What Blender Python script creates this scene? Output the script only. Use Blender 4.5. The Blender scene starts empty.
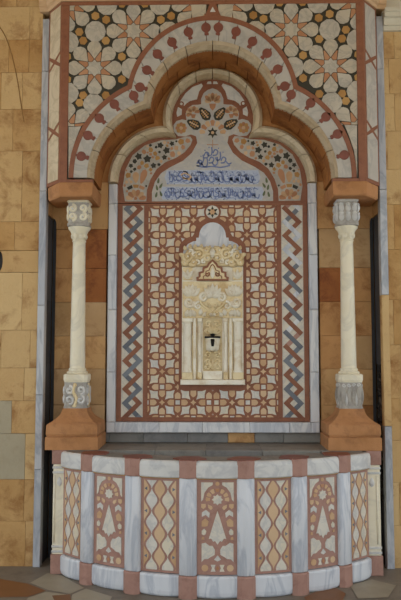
import bpy, bmesh, math, random
from mathutils import Vector, Matrix
from mathutils.geometry import intersect_line_line_2d
random.seed(7)
C = bpy.context.scene.collection
PI = math.pi

# ------------------------------------------------------------------ camera
CAM = Vector((0.0, -5.15, 1.555))
FOC = 700.0
YAW = math.atan(12.1 / FOC)
PITCH = math.atan(57.0 / FOC)
ROT = Matrix.Rotation(YAW, 3, 'Z') @ Matrix.Rotation(PI / 2 + PITCH, 3, 'X')
cd = bpy.data.cameras.new('camera')
cam = bpy.data.objects.new('camera', cd)
C.objects.link(cam)
cam.location = CAM
cam.rotation_euler = ROT.to_euler()
cd.sensor_fit = 'VERTICAL'
cd.sensor_height = 24.0
cd.lens = FOC / 600 * 24.0
cd.clip_start = 0.05
bpy.context.scene.camera = cam

# survey: a measured reading (u, v) on an upright plane at depth y -> metres (x, z)
def P(u, v, y=0.0):
    d = ROT @ Vector(((u - 200.5) / FOC, -(v - 300.0) / FOC, -1.0))
    k = (y - CAM.y) / d.y
    return (CAM.x + d.x * k, CAM.z + d.z * k)
def PL(pts, y=0.0):
    return [P(u, v, y) for u, v in pts]
def PZ(v, y=0.0): return P(212.6, v, y)[1]
def PX(u, v, y=0.0): return P(u, v, y)[0]
def mir(poly): return [(-x, z) for x, z in reversed(poly)]

# ------------------------------------------------------------------ materials
def lin(c):
    c = c / 255.0
    return c / 12.92 if c <= 0.04045 else ((c + 0.055) / 1.055) ** 2.4
def rgb(h):
    return (lin(int(h[0:2], 16)), lin(int(h[2:4], 16)), lin(int(h[4:6], 16)), 1.0)
MATS = {}
def mk(name, c1, c2, scale=6.0, isl=None, isl_amt=0.6, vein=None, vein_scale=5.0, vein_amt=0.6, rough=0.5,
       bump=0.0, bump_scale=40.0, metal=0.0, spots=None, spot_amt=0.5, spot_scale=9.0, stretch=(1, 1, 1)):
    m = bpy.data.materials.new(name); m.use_nodes = True
    nt = m.node_tree; N = nt.nodes; L = nt.links
    b = N['Principled BSDF']
    b.inputs['Roughness'].default_value = rough
    b.inputs['Metallic'].default_value = metal
    b.inputs['Specular IOR Level'].default_value = 0.35
    tc = N.new('ShaderNodeTexCoord'); geo = N.new('ShaderNodeNewGeometry')
    mp = N.new('ShaderNodeMapping'); mp.inputs['Scale'].default_value = stretch
    L.new(tc.outputs['Object'], mp.inputs['Vector'])
    comb = N.new('ShaderNodeVectorMath'); comb.operation = 'ADD'     # every stone gets its own patch of grain
    mul = N.new('ShaderNodeMath'); mul.operation = 'MULTIPLY'; mul.inputs[1].default_value = 37.0
    L.new(geo.outputs['Random Per Island'], mul.inputs[0])
    L.new(mp.outputs[0], comb.inputs[0]); L.new(mul.outputs[0], comb.inputs[1])
    vec = comb.outputs[0]
    def noise(s, det=6.0, rg=0.6, dist=0.0):
        n = N.new('ShaderNodeTexNoise'); n.inputs['Scale'].default_value = s
        n.inputs['Detail'].default_value = det; n.inputs['Roughness'].default_value = rg
        n.inputs['Distortion'].default_value = dist
        L.new(vec, n.inputs['Vector']); return n.outputs['Fac']
    def ramp(sock, a, bb):
        r = N.new('ShaderNodeMapRange'); r.inputs['From Min'].default_value = a; r.inputs['From Max'].default_value = bb
        L.new(sock, r.inputs['Value']); return r.outputs['Result']
    def mix(fac, a, bcol, mode='MIX'):
        x = N.new('ShaderNodeMix'); x.data_type = 'RGBA'; x.blend_type = mode
        if isinstance(fac, float): x.inputs[0].default_value = fac
        else: L.new(fac, x.inputs[0])
        for i, s in ((6, a), (7, bcol)):
            if isinstance(s, tuple): x.inputs[i].default_value = s
            else: L.new(s, x.inputs[i])
        return x.outputs[2]
    def scl(sock, k):
        x = N.new('ShaderNodeMath'); x.operation = 'MULTIPLY'; x.inputs[1].default_value = k
        L.new(sock, x.inputs[0]); return x.outputs[0]
    col = mix(ramp(noise(scale), 0.3, 0.7), rgb(c1), rgb(c2))
    if isl:
        col = mix(scl(geo.outputs['Random Per Island'], isl_amt), col, rgb(isl))
    if spots:
        col = mix(scl(ramp(noise(spot_scale, 8, 0.7, 0.4), 0.5, 0.68), spot_amt), col, rgb(spots))
    if vein:
        n = noise(vein_scale, 5, 0.6, 1.2)
        s1 = N.new('ShaderNodeMath'); s1.operation = 'SUBTRACT'; s1.inputs[1].default_value = 0.5; L.new(n, s1.inputs[0])
        ab = N.new('ShaderNodeMath'); ab.operation = 'ABSOLUTE'; L.new(s1.outputs[0], ab.inputs[0])
        col = mix(scl(ramp(ab.outputs[0], 0.07, 0.0), vein_amt), col, rgb(vein))
    L.new(col, b.inputs['Base Color'])
    if bump > 0:
        bn = N.new('ShaderNodeBump'); bn.inputs['Strength'].default_value = bump; bn.inputs['Distance'].default_value = 0.01
        L.new(noise(bump_scale, 8, 0.65), bn.inputs['Height']); L.new(bn.outputs[0], b.inputs['Normal'])
    MATS[name] = m
    return m

mk('limestone', 'c69c64', 'a97c44', 2.5, 'd8b985', 0.75, spots='8a5a2c', spot_amt=0.8, spot_scale=4.5, rough=0.9, bump=1.0, bump_scale=16)
mk('mortar', '936e3e', '7c5b32', 12, rough=0.95, bump=0.4)
mk('sandstone', 'c58e58', 'aa743f', 4.0, 'd6ae78', 0.7, spots='8a5429', spot_amt=0.7, spot_scale=5, rough=0.85, bump=0.5, bump_scale=26)
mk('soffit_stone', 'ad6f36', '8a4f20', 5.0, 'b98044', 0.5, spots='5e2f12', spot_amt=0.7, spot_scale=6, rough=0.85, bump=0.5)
mk('corbel_stone', 'c0895a', 'a87446', 5.0, None, spots='85593a', spot_amt=0.6, spot_scale=8, rough=0.85, bump=0.6)
mk('white_marble', 'e2ddd2', 'cfcac0', 7.0, 'bfbfbd', 0.5, vein='a0a0a2', vein_scale=4, vein_amt=0.4, rough=0.4)
mk('cream_marble', 'dac7a4', 'c4ae8a', 7.0, 'd2c4a8', 0.8, vein='94805c', vein_scale=4, vein_amt=0.35, rough=0.5)
mk('arch_marble', 'cabfac', 'b3a896', 5.0, 'aaa8a4', 0.55, vein='8a8680', vein_scale=4, vein_amt=0.4, rough=0.5)
mk('arch_edge', 'bfa888', 'a58d6a', 6.0, 'b8a98e', 0.6, vein='84704e', vein_scale=4, vein_amt=0.35, rough=0.6)
mk('cement', 'b3a68a', 'a2957a', 2.0, None, spots='8d7c5e', spot_amt=0.3, rough=0.95, bump=0.3)
mk('spandrel_white', 'c6bca9', 'b2a897', 9.0, 'c2b090', 0.6, vein='8e8a82', vein_scale=9, vein_amt=0.45, rough=0.5)
mk('sandstone_red', 'aa6a3a', '8c502a', 5.0, 'b4783f', 0.5, spots='66331f', spot_amt=0.7, spot_scale=7, rough=0.85, bump=0.6, bump_scale=26)
mk('sandstone_pale', 'c6a072', 'b08a5a', 4.0, 'd0ac80', 0.6, spots='8e6236', spot_amt=0.6, spot_scale=6, rough=0.85, bump=0.5, bump_scale=26)
mk('trim_marble', 'b9babc', 'a0a2a8', 5.0, 'c6c5c2', 0.7, vein='7c828c', vein_scale=3, vein_amt=0.55, rough=0.4, stretch=(1.8, 1.8, 0.5))
mk('band_ground', 'bcc2cc', 'a6b0c6', 30.0, None, rough=0.5)
mk('blue_marble', 'd6d7da', 'bfc2c8', 5.0, 'e2dfd8', 0.7, vein='959ba6', vein_scale=3, vein_amt=0.5, rough=0.38, stretch=(1.8, 1.8, 0.4))
mk('piece_white', 'dcd6ca', 'c8c2b8', 9.0, 'dccdac', 0.8, vein='a8a8a8', vein_scale=9, vein_amt=0.4, rough=0.42)
mk('red_marble', '905a3e', '784630', 14.0, '9c684a', 0.5, spots='613827', spot_amt=0.35, spot_scale=20, rough=0.5)
mk('rose_marble', 'ab8070', '976d5d', 10.0, 'b68f7d', 0.6, spots='7d5446', spot_amt=0.4, spot_scale=15, rough=0.5)
mk('knob_red', '884f3e', '744334', 14.0, None, rough=0.45)
mk('pink_stone', 'b8825c', 'a4704a', 12.0, 'c0906a', 0.7, rough=0.55)
mk('orange_stone', 'b08145', '9a6c36', 12.0, 'be9458', 0.8, rough=0.55)
mk('ochre_stone', 'cda67c', 'b98e64', 12.0, 'd8ba94', 0.8, rough=0.55)
mk('dark_stone', '37342a', '27251f', 12.0, '46402e', 0.8, rough=0.5)
mk('grey_slate', '6f7379', '565a61', 10.0, '868b90', 0.6, rough=0.5)
mk('charcoal_stone', '454547', '353537', 7.0, '515051', 0.7, rough=0.8, bump=0.4)  # plain dark grey for slabs, corner fillers, hole backing and a floor piece
mk('black_rough', '2e2c2a', '191817', 20.0, None, spots='8f8275', spot_amt=0.8, spot_scale=16, rough=0.95, bump=1.0)
mk('inscription_ground', 'c8c0b2', 'b2ada2', 9.0, None, vein='a4a4ac', vein_scale=7, vein_amt=0.4, rough=0.45)
mk('blue_paint', '64729c', '7c88ac', 20.0, None, rough=0.5)
mk('mid_blue', '8d98b6', 'a0a9bf', 20.0, None, rough=0.5)
mk('pale_blue', 'b2b8c6', 'c2c6cc', 16.0, None, rough=0.5)
mk('green_paint', '6d7350', '555d40', 20.0, None, rough=0.5)
mk('carved_marble', 'f3ecd9', 'e6dabf', 9.0, None, spots='c2a06a', spot_amt=0.55, spot_scale=9, rough=0.5)
mk('carved_gold', 'ebdab0', 'dbc08c', 9.0, None, spots='b48a50', spot_amt=0.6, spot_scale=10, rough=0.5)
mk('stain_shade_marble', 'd2be94', 'c0a678', 12.0, None, spots='946c3c', spot_amt=0.75, spot_scale=12, rough=0.55)  # darker ground: staining plus the shade of the relief, put into the colour
mk('shaft_marble', 'f0e6cc', 'e6d9b8', 5.0, None, vein='b8b0a0', vein_scale=3, vein_amt=0.3, rough=0.4)
mk('grey_carving', 'bab2a4', '9e978c', 14.0, None, spots='767068', spot_amt=0.6, spot_scale=14, rough=0.5)
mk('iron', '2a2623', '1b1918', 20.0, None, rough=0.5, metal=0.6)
mk('floor_stone', '7f7466', '6a6054', 4.0, '8b8172', 0.7, spots='554b40', spot_amt=0.45, spot_scale=6, rough=0.55, bump=0.15)
mk('floor_cream', 'a0957f', '8d8370', 6.0, 'aaa08a', 0.6, rough=0.5)
mk('floor_brown', '7c5332', '694422', 7.0, '8c5f3a', 0.6, rough=0.5)
mk('ledge_stone', '8a8680', '6c6966', 5.0, '9a9282', 0.6, spots='575350', spot_amt=0.5, spot_scale=8, rough=0.6, bump=0.25)
mk('plaster', 'dcd4c0', 'cac1aa', 4.0, None, rough=0.9)
mk('ceiling_wood', 'b98a58', 'a07646', 4.0, 'c29a68', 0.6, rough=0.8)
mk('courtyard_stone', 'cbbf9f', 'b5a888', 3.0, None, rough=0.9)

# ------------------------------------------------------------------ mesh builder
def flat(x, z, d): return (x, d, z)
def area2(p): return sum(p[i][0] * p[(i + 1) % len(p)][1] - p[(i + 1) % len(p)][0] * p[i][1] for i in range(len(p))) / 2
def inset(p, b):
    n = len(p); s = 1 if area2(p) > 0 else -1; out = []
    for i in range(n):
        a, c, e = Vector(p[i - 1]), Vector(p[i]), Vector(p[(i + 1) % n])
        d1, d2 = (c - a), (e - c)
        if d1.length < 1e-7 or d2.length < 1e-7: out.append(tuple(c)); continue
        n1 = Vector((-d1.y, d1.x)).normalized() * s; n2 = Vector((-d2.y, d2.x)).normalized() * s
        h = n1 + n2; k = h.length_squared
        out.append(tuple(c + h * (2 * b / k) if k > 0.6 else c + n1 * b))
    return out
class MB:
    def __init__(s): s.v = []; s.f = []; s.mi = []; s.sm = []; s.mats = []
    def m(s, name):
        if name not in s.mats: s.mats.append(name)
        return s.mats.index(name)
    def add(s, vs, fs, mat, smooth=False):
        o = len(s.v); k = s.m(mat); s.v += [tuple(v) for v in vs]
        for f in fs: s.f.append([o + i for i in f]); s.mi.append(k); s.sm.append(smooth)
    def prism(s, poly, y0, y1, mat, bev=0.0, mp=flat):
        if len(poly) < 3 or abs(area2(poly)) < 1e-7: return
        n = len(poly)
        if bev > 0:
            q = inset(poly, bev)
            lay = [(q, y0), (poly, y0 + bev), (poly, y1)]
        else: lay = [(poly, y0), (poly, y1)]
        vs = [mp(x, z, y) for pp, y in lay for x, z in pp]
        fs = [list(range(n)), list(range((len(lay) - 1) * n, len(lay) * n))[::-1]]
        for k in range(len(lay) - 1):
            for i in range(n):
                j = (i + 1) % n
                fs.append([k * n + i, k * n + j, (k + 1) * n + j, (k + 1) * n + i])
        s.add(vs, fs, mat)
    def ring(s, a, b, y0, y1, mat, mp=flat, close=False, ya=None, yb=None):
        """band between two curves of equal length; front at y0 (ya on curve a, yb on curve b), back at y1"""
        ya = y0 if ya is None else ya; yb = y0 if yb is None else yb
        n = len(a); vs = []
        for (ax, az), (bx, bz) in zip(a, b):
            vs += [mp(ax, az, ya), mp(bx, bz, yb), mp(ax, az, y1), mp(bx, bz, y1)]
        fs = []
        for i in range(n if close else n - 1):
            p, q = 4 * i, 4 * ((i + 1) % n)
            fs += [[p, p + 1, q + 1, q], [p, q, q + 2, p + 2], [p + 1, p + 3, q + 3, q + 1], [p + 2, q + 2, q + 3, p + 3]]
        if not close:
            e = 4 * (n - 1); fs += [[0, 2, 3, 1], [e, e + 1, e + 3, e + 2]]
        s.add(vs, fs, mat)
    def box(s, x0, x1, y0, y1, z0, z1, mat, bev=0.0):
        x0, x1 = min(x0, x1), max(x0, x1); z0, z1 = min(z0, z1), max(z0, z1)
        s.prism([(x0, z0), (x1, z0), (x1, z1), (x0, z1)], y0, y1, mat, bev)
    def vprism(s, plan, levels, mat, smooth=False):
        """plan outline (x, y) carried up through levels (z, inset)"""
        n = len(plan); vs = []; fs = []
        for z, ins in levels:
            q = inset(plan, ins) if ins else plan
            vs += [(x, y, z) for x, y in q]
        fs.append(list(range(n))[::-1]); fs.append(list(range((len(levels) - 1) * n, len(levels) * n)))
        s.add(vs, fs, mat)
        fs = []
        for k in range(len(levels) - 1):
            for i in range(n):
                j = (i + 1) % n; fs.append([k * n + i, k * n + j, (k + 1) * n + j, (k + 1) * n + i])
        o = len(s.v) - n * len(levels); k_ = s.m(mat)
        for f in fs: s.f.append([o + i for i in f]); s.mi.append(k_); s.sm.append(smooth)
    def lathe(s, prof, cx, cy, mat, n=28, a0=0, a1=2 * PI):
        vs = []; fs = []; full = abs(a1 - a0 - 2 * PI) < 1e-6; c = n if full else n + 1
        for r, z in prof:
            for i in range(c):
                a = a0 + (a1 - a0) * i / n; vs.append((cx + r * math.cos(a), cy + r * math.sin(a), z))
        for k in range(len(prof) - 1):
            for i in range(n):
                j = (i + 1) % c; fs.append([k * c + i, k * c + j, (k + 1) * c + j, (k + 1) * c + i])
        s.add(vs, fs, mat, True)
        s.add(vs[:c], [list(range(c))], mat); s.add(vs[-c:], [list(range(c))], mat)
    def tube(s, pts, r, mat, n=7, flatten=1.0, mp=None):
        """round rib along pts (x, z, d); r may be a list"""
        if mp is None: mp = flat
        rr = r if isinstance(r, (list, tuple)) else [r] * len(pts)
        vs = []; fs = []
        for i, (x, z, d) in enumerate(pts):
            a = pts[max(i - 1, 0)]; b = pts[min(i + 1, len(pts) - 1)]
            t = Vector((b[0] - a[0], b[1] - a[1]))
            t = t.normalized() if t.length > 1e-9 else Vector((1, 0))
            nx, nz = -t.y, t.x
            for k in range(n):
                an = 2 * PI * k / n
                vs.append(mp(x + nx * rr[i] * math.cos(an), z + nz * rr[i] * math.cos(an), d - rr[i] * flatten * math.sin(an)))
        for i in range(len(pts) - 1):
            for k in range(n):
                j = (k + 1) % n; fs.append([i * n + k, i * n + j, (i + 1) * n + j, (i + 1) * n + k])
        e = (len(pts) - 1) * n
        fs += [list(range(n))[::-1], list(range(e, e + n))]
        s.add(vs, fs, mat, True)
    def ball(s, x, z, d, rx, rz, rd, mat, mp=flat, n=10, k=6, rot=0.0):
        vs = []; fs = []; cr, sr = math.cos(rot), math.sin(rot)
        for j in range(k + 1):
            p = PI * j / k
            for i in range(n):
                a = 2 * PI * i / n
                px, pz = rx * math.sin(p) * math.cos(a), rz * math.cos(p)
                vs.append(mp(x + px * cr - pz * sr, z + px * sr + pz * cr, d - rd * math.sin(p) * math.sin(a)))
        for j in range(k):
            for i in range(n):
                q = (i + 1) % n; fs.append([j * n + i, j * n + q, (j + 1) * n + q, (j + 1) * n + i])
        s.add(vs, fs, mat, True)
    def leaf(s, x, z, d, ln, w, ang, mat, mp=flat, h=0.008):
        """ridged pointed leaf lying on the face, root at (x, z), pointing along ang"""
        c, si = math.cos(ang), math.sin(ang); vs = []; fs = []; N = 8
        for i in range(N + 1):
            t = i / N; ww = w * (math.sin(PI * t ** 0.8) * 0.95 + 0.03); hh = h * math.sin(PI * min(1, t * 0.9 + 0.08))
            for q, hy in ((-1, 0.001), (-0.55, 0.9), (0, 0.55), (0.55, 0.9), (1, 0.001)):
                lx, ly = t * ln, q * ww
                vs.append(mp(x + lx * c - ly * si, z + lx * si + ly * c, d - hh * hy))
        for i in range(N):
            for k in range(4):
                p = i * 5 + k; fs.append([p, p + 1, p + 6, p + 5])
        s.add(vs, fs, mat, True)
    def build(s, name, parent=None, org=None):
        me = bpy.data.meshes.new(name)
        o3 = Vector(parent.location) if parent is not None and org is None else Vector(org or (0, 0, 0))
        if parent is not None and parent.parent is not None: o3 = Vector(parent.parent.location)
        me.from_pydata([tuple(Vector(v) - o3) for v in s.v], [], s.f)
        for n in s.mats: me.materials.append(MATS[n])
        me.polygons.foreach_set('material_index', s.mi)
        me.polygons.foreach_set('use_smooth', s.sm)
        bm = bmesh.new(); bm.from_mesh(me)
        bmesh.ops.recalc_face_normals(bm, faces=bm.faces); bm.to_mesh(me); bm.free()
        me.update()
        o = bpy.data.objects.new(name, me); C.objects.link(o)
        if parent is not None: o.parent = parent
        else: o.location = o3
        return o
def tag(o, label, cat, group=None):
    o['label'] = label; o['category'] = cat; o['kind'] = 'thing'
    if group: o['group'] = group
    return o
def thing(name, label, cat, loc, group=None):
    o = bpy.data.objects.new(name, None); C.objects.link(o); o.location = loc; o.empty_display_size = 0.1
    return tag(o, label, cat, group)
def struct(name, mb, label, cat):
    o = mb.build(name); o['kind'] = 'structure'; o['label'] = label; o['category'] = cat; return o

# ------------------------------------------------------------------ 2D helpers
def clip(poly, nx, nz, c):
    """keep nx*x + nz*z <= c"""
    out = []
    for i in range(len(poly)):
        a, b = poly[i], poly[(i + 1) % len(poly)]
        da, db = nx * a[0] + nz * a[1] - c, nx * b[0] + nz * b[1] - c
        if da <= 0: out.append(a)
        if (da < 0 < db) or (db < 0 < da):
            t = da / (da - db); out.append((a[0] + t * (b[0] - a[0]), a[1] + t * (b[1] - a[1])))
    return out
def inside(p, poly):
    x, y = p; r = False; j = len(poly) - 1
    for i in range(len(poly)):
        xi, yi = poly[i]; xj, yj = poly[j]
        if (yi > y) != (yj > y) and x < (xj - xi) * (y - yi) / (yj - yi) + xi: r = not r
        j = i
    return r
def cen(p): return (sum(q[0] for q in p) / len(p), sum(q[1] for q in p) / len(p))
def pol(cx, cy, r, deg): a = math.radians(deg); return (cx + r * math.cos(a), cy + r * math.sin(a))
def regular(cx, cy, r, n, a0=0.0): return [pol(cx, cy, r, a0 + 360 * i / n) for i in range(n)]
def star(cx, cy, r1, r2, n, a0=0.0): return [pol(cx, cy, r1 if i % 2 == 0 else r2, a0 + 180 * i / n) for i in range(2 * n)]
def ribbon(pts, w):
    ws = w if isinstance(w, (list, tuple)) else [w] * len(pts)
    l, r = [], []
    for i, p in enumerate(pts):
        a = Vector(pts[max(i - 1, 0)]); b = Vector(pts[min(i + 1, len(pts) - 1)]); t = (b - a)
        t = t.normalized() if t.length > 1e-9 else Vector((1, 0)); n = Vector((-t.y, t.x)) * ws[i] / 2
        l.append((p[0] + n.x, p[1] + n.y)); r.append((p[0] - n.x, p[1] - n.y))
    return l + r[::-1]
def smooth_line(pts, k=6):
    out = []
    for i in range(len(pts) - 1):
        p0, p1, p2, p3 = (Vector(pts[max(i - 1, 0)]), Vector(pts[i]), Vector(pts[i + 1]), Vector(pts[min(i + 2, len(pts) - 1)]))
        for j in range(k):
            t = j / k
            q = 0.5 * ((2 * p1) + (p2 - p0) * t + (2 * p0 - 5 * p1 + 4 * p2 - p3) * t * t + (3 * p1 - p0 - 3 * p2 + p3) * t ** 3)
            out.append(tuple(q))
    out.append(tuple(pts[-1])); return out
def spiral(cx, cz, r, turns, a0, sgn=1, n=26, k=0.12):
    return [(cx + r * (1 - (1 - k) * i / n) * math.cos(a0 + sgn * 2 * PI * turns * i / n),
             cz + r * (1 - (1 - k) * i / n) * math.sin(a0 + sgn * 2 * PI * turns * i / n)) for i in range(n + 1)]

# trefoil arch curve in survey units: side lobe circle, upper circle; t 0..1 side lobe, 1..2 upper left, mirrored to 4
class Trefoil:
    def __init__(s, sx, sy, sr, uy, ur, ux=212.6, leg=0.0):
        s.sx, s.sy, s.sr, s.ux, s.uy, s.ur = sx, sy, sr, ux, uy, ur
        # cusp: walk the side lobe upwards until it enters the upper circle
        a = 180.0
        while a < 300:
            p = s.side(a)
            if math.hypot(p[0] - ux, p[1] - uy) <= ur: break
            a += 0.05
        s.ac = a; p = s.side(a)
        s.bc = math.degrees(math.atan2(p[1] - uy, p[0] - ux)) % 360
    def side(s, a): return pol(s.sx, s.sy, s.sr, a)
    def at(s, t):
        if t > 2:
            p = s.at(4 - t); return (2 * s.ux - p[0], p[1])
        if t <= 1: return s.side(180 + (s.ac - 180) * t)
        return pol(s.ux, s.uy, s.ur, s.bc + (270 - s.bc) * (t - 1))
    def curve(s, t0=0.0, t1=4.0, n=96):
        ts = sorted(set([t0, t1] + [t0 + (t1 - t0) * i / n for i in range(n + 1)] + [q for q in (1.0, 3.0) if t0 < q < t1]))
        return [s.at(t) for t in ts]
    def tof(s, u, v):
        """parameter of the joint that passes through the point"""
        if True:
            a = math.degrees(math.atan2(v - s.sy, u - s.sx)) % 360
            b = math.degrees(math.atan2(v - s.uy, u - s.ux)) % 360
            return (a - 180) / (s.ac - 180), 1 + (b - s.bc) / (270 - s.bc)

# =================================================================== SETTING
YW = 0.18      # outer wall face
YT = 0.16      # marble trim strips
YR = 0.40      # stone behind the columns
YB = 0.45      # inlaid back panel

def course(mb, rows, y, x_lo, x_hi, mat='limestone', th=0.06, gap=0.0008, jit=0.003, matf=None):
    for (z0, z1, cuts) in rows:
        xs = [x_lo] + sorted(c for c in cuts if x_lo < c < x_hi) + [x_hi]
        for a, b in zip(xs[:-1], xs[1:]):
            mt = matf((a + b) / 2, (z0 + z1) / 2, mat) if matf else mat
            mb.box(a + gap, b - gap, y + random.uniform(0, jit), y + th, z0 + gap, z1 - gap, mt, 0.0015)

# left ashlar wall
XL = PX(37.8, 300, YW)
mb = MB()
vsL = [-62, -28, 5, 38, 71, 108, 150, 221, 250, 272, 330, 368, 401, 434, 480, 522]
seamL = {2: [24, -12], 3: [24, 3], 4: [-4, 18], 5: [9, -20], 6: [19.5, -9], 7: [13, -30], 9: [22, -14], 10: [2, 31],
         11: [25.6, -8], 12: [14, -40], 13: [28, -40], 14: [28, -40], 15: [30, -2]}
def farcuts(sgn, i):
    r = random.Random(i * 13 + sgn); x = 1.75 + r.random() * 0.3; out = []
    while x < 4.2: out.append(sgn * x); x += r.uniform(0.4, 0.7)
    return out
zsL = [4.75] + [PZ(v, YW) for v in vsL] + [0.0]
zsL = sorted(set(zsL), reverse=True)
hole_c = P(-1.5, 261, YW); hole_r = (0.033, 0.085)
for i in range(len(zsL) - 1):
    z1, z0 = zsL[i], zsL[i + 1]
    k = i - 1
    cuts = [PX(c, 300, YW) for c in seamL.get(k, [10, -20])] + farcuts(-1, i)
    if z0 < hole_c[1] < z1:         # the course with the small round hole: both stones are notched round it
        cx, cz = hole_c; g = 0.0025
        arc_r = [(cx + hole_r[0] * math.sin(a), cz + hole_r[1] * math.cos(a)) for a in [PI * q / 14 for q in range(15)]]
        arc_l = [(cx - (x - cx), z) for x, z in arc_r]
        mb.prism([(cx + g, z1 - g), ] + arc_r + [(cx + g, z0 + g), (XL - g, z0 + g), (XL - g, z1 - g)], YW, YW + 0.06, 'limestone')
        mb.prism([(cx - g, z1 - g), ] + arc_l + [(cx - g, z0 + g), (-1.95, z0 + g), (-1.95, z1 - g)], YW, YW + 0.06, 'limestone')
        course(mb, [(z0, z1, farcuts(-1, i))], YW, -4.2, -1.95)
    else:
        course(mb, [(z0, z1, cuts)], YW, -4.2, XL, matf=lambda x, z, m: 'cement' if PZ(500, YW) < z < PZ(401, YW) and PX(-30, 400, YW) < x < PX(20, 400, YW) else m)
mb.box(-4.2, XL, YW + 0.06, YW + 0.6, 0, 4.75, 'mortar')
mb.prism(regular(0, 0, 1, 20) and [(hole_c[0] + (hole_r[0] + 0.008) * math.cos(a), hole_c[1] + (hole_r[1] + 0.008) * math.sin(a)) for a in [2 * PI * q / 20 for q in range(20)]], YW + 0.05, YW + 0.06, 'charcoal_stone')  # dark disc closing the hole, stands in for the shade inside it
# raised edge of the old blocked arch, a shallow curved rib in the stone
arcpts = smooth_line([P(u, v, YW) for u, v in [(-6, 20), (3, 32), (9, 46), (14, 64), (18, 84), (21, 104), (24, 122)]], 4)
mb.tube([(x, z, YW + 0.002) for x, z in arcpts], 0.004, 'mortar', 6)
struct('wall_left', mb, 'tan limestone block wall with a blocked arch line and a small dark hole', 'wall')

# right ashlar wall with cornice and plaster above
XR = PX(381.8, 300, YW) if False else -XL + 0.03
mb = MB()
XR0 = -XL
vsR = [33, 60, 95, 132, 170, 205, 250, 300, 345, 398, 440, 482, 525]
seamR = {1: [394], 2: [399, 412], 3: [391, 420], 4: [405], 5: [396, 430], 6: [410], 7: [393, 415], 8: [402], 9: [398, 425], 10: [408], 11: [395], 12: [404]}
zsR = [PZ(v, YW) for v in vsR] + [0.0]
for i in range(len(zsR) - 1):
    course(mb, [(zsR[i + 1], zsR[i], [PX(c, 300, YW) for c in seamR.get(i, [400])] + farcuts(1, i + 40))], YW, XR0, 4.2)
mb.box(XR0, 4.2, YW + 0.005, YW + 0.06, PZ(33, YW), 4.75, 'plaster')
mb.box(XR0, 4.2, YW + 0.06, YW + 0.6, 0, 4.75, 'mortar')
struct('wall_right', mb, 'tan limestone block wall under a white cornice and plaster', 'wall')
mb = MB()
zc0, zc1 = PZ(33, YW), PZ(14, YW)
prof = [(0.0, 0), (-0.03, 0), (-0.03, 0.22), (-0.055, 0.24), (-0.06, 0.55), (-0.10, 0.6), (-0.10, 0.8), (-0.12, 0.82), (-0.12, 1.0), (0.0, 1.0)]
vs = [(XR0, YW + d * 0.7, zc0 + (zc1 - zc0) * t) for d, t in prof] + [(4.2, YW + d * 0.7, zc0 + (zc1 - zc0) * t) for d, t in prof]
n = len(prof)
mb.add(vs, [[i, (i + 1) % n, n + (i + 1) % n, n + i] for i in range(n)] + [list(range(n)), list(range(n, 2 * n))[::-1]], 'plaster')
struct('trim_3', mb, 'white stepped moulding running along the top of the wall by the grey strip', 'molding')

# marble trim strips that edge the recess
XT0, XT1 = PX(40.5, 330, YT), PX(44.6, 300, YT)
def trimx(name, zcuts, mats, x0, x1, label, xs=None):
    mb = MB()
    for i in range(len(zcuts) - 1):
        a, b = (x0, x1) if not xs or not xs[i] else xs[i]
        mb.box(a, b, YT, YW + 0.05, zcuts[i] + 0.001, zcuts[i + 1] - 0.001, mats[i], 0.004)
    struct(name, mb, label, 'trim')
XI = XT1                                   # inner edge of the left strip
zt = [0.0] + [PZ(v, YT) for v in (470, 395, 305, 190, 70)] + [4.22]
trimx('trim_1', zt, ['trim_marble'] * 6, XL + 0.003, XI, 'narrow grey marble strip running floor to cornice beside the blocked arch wall')
zt = [0.0] + [PZ(v, YT) for v in (426, 295, 190, 70)] + [4.22]
trimx('trim_2', zt, ['trim_marble', 'limestone', 'trim_marble', 'trim_marble', 'trim_marble'], -XI, XR0 - 0.003, 'narrow vertical strip half grey marble half tan stone')

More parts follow.
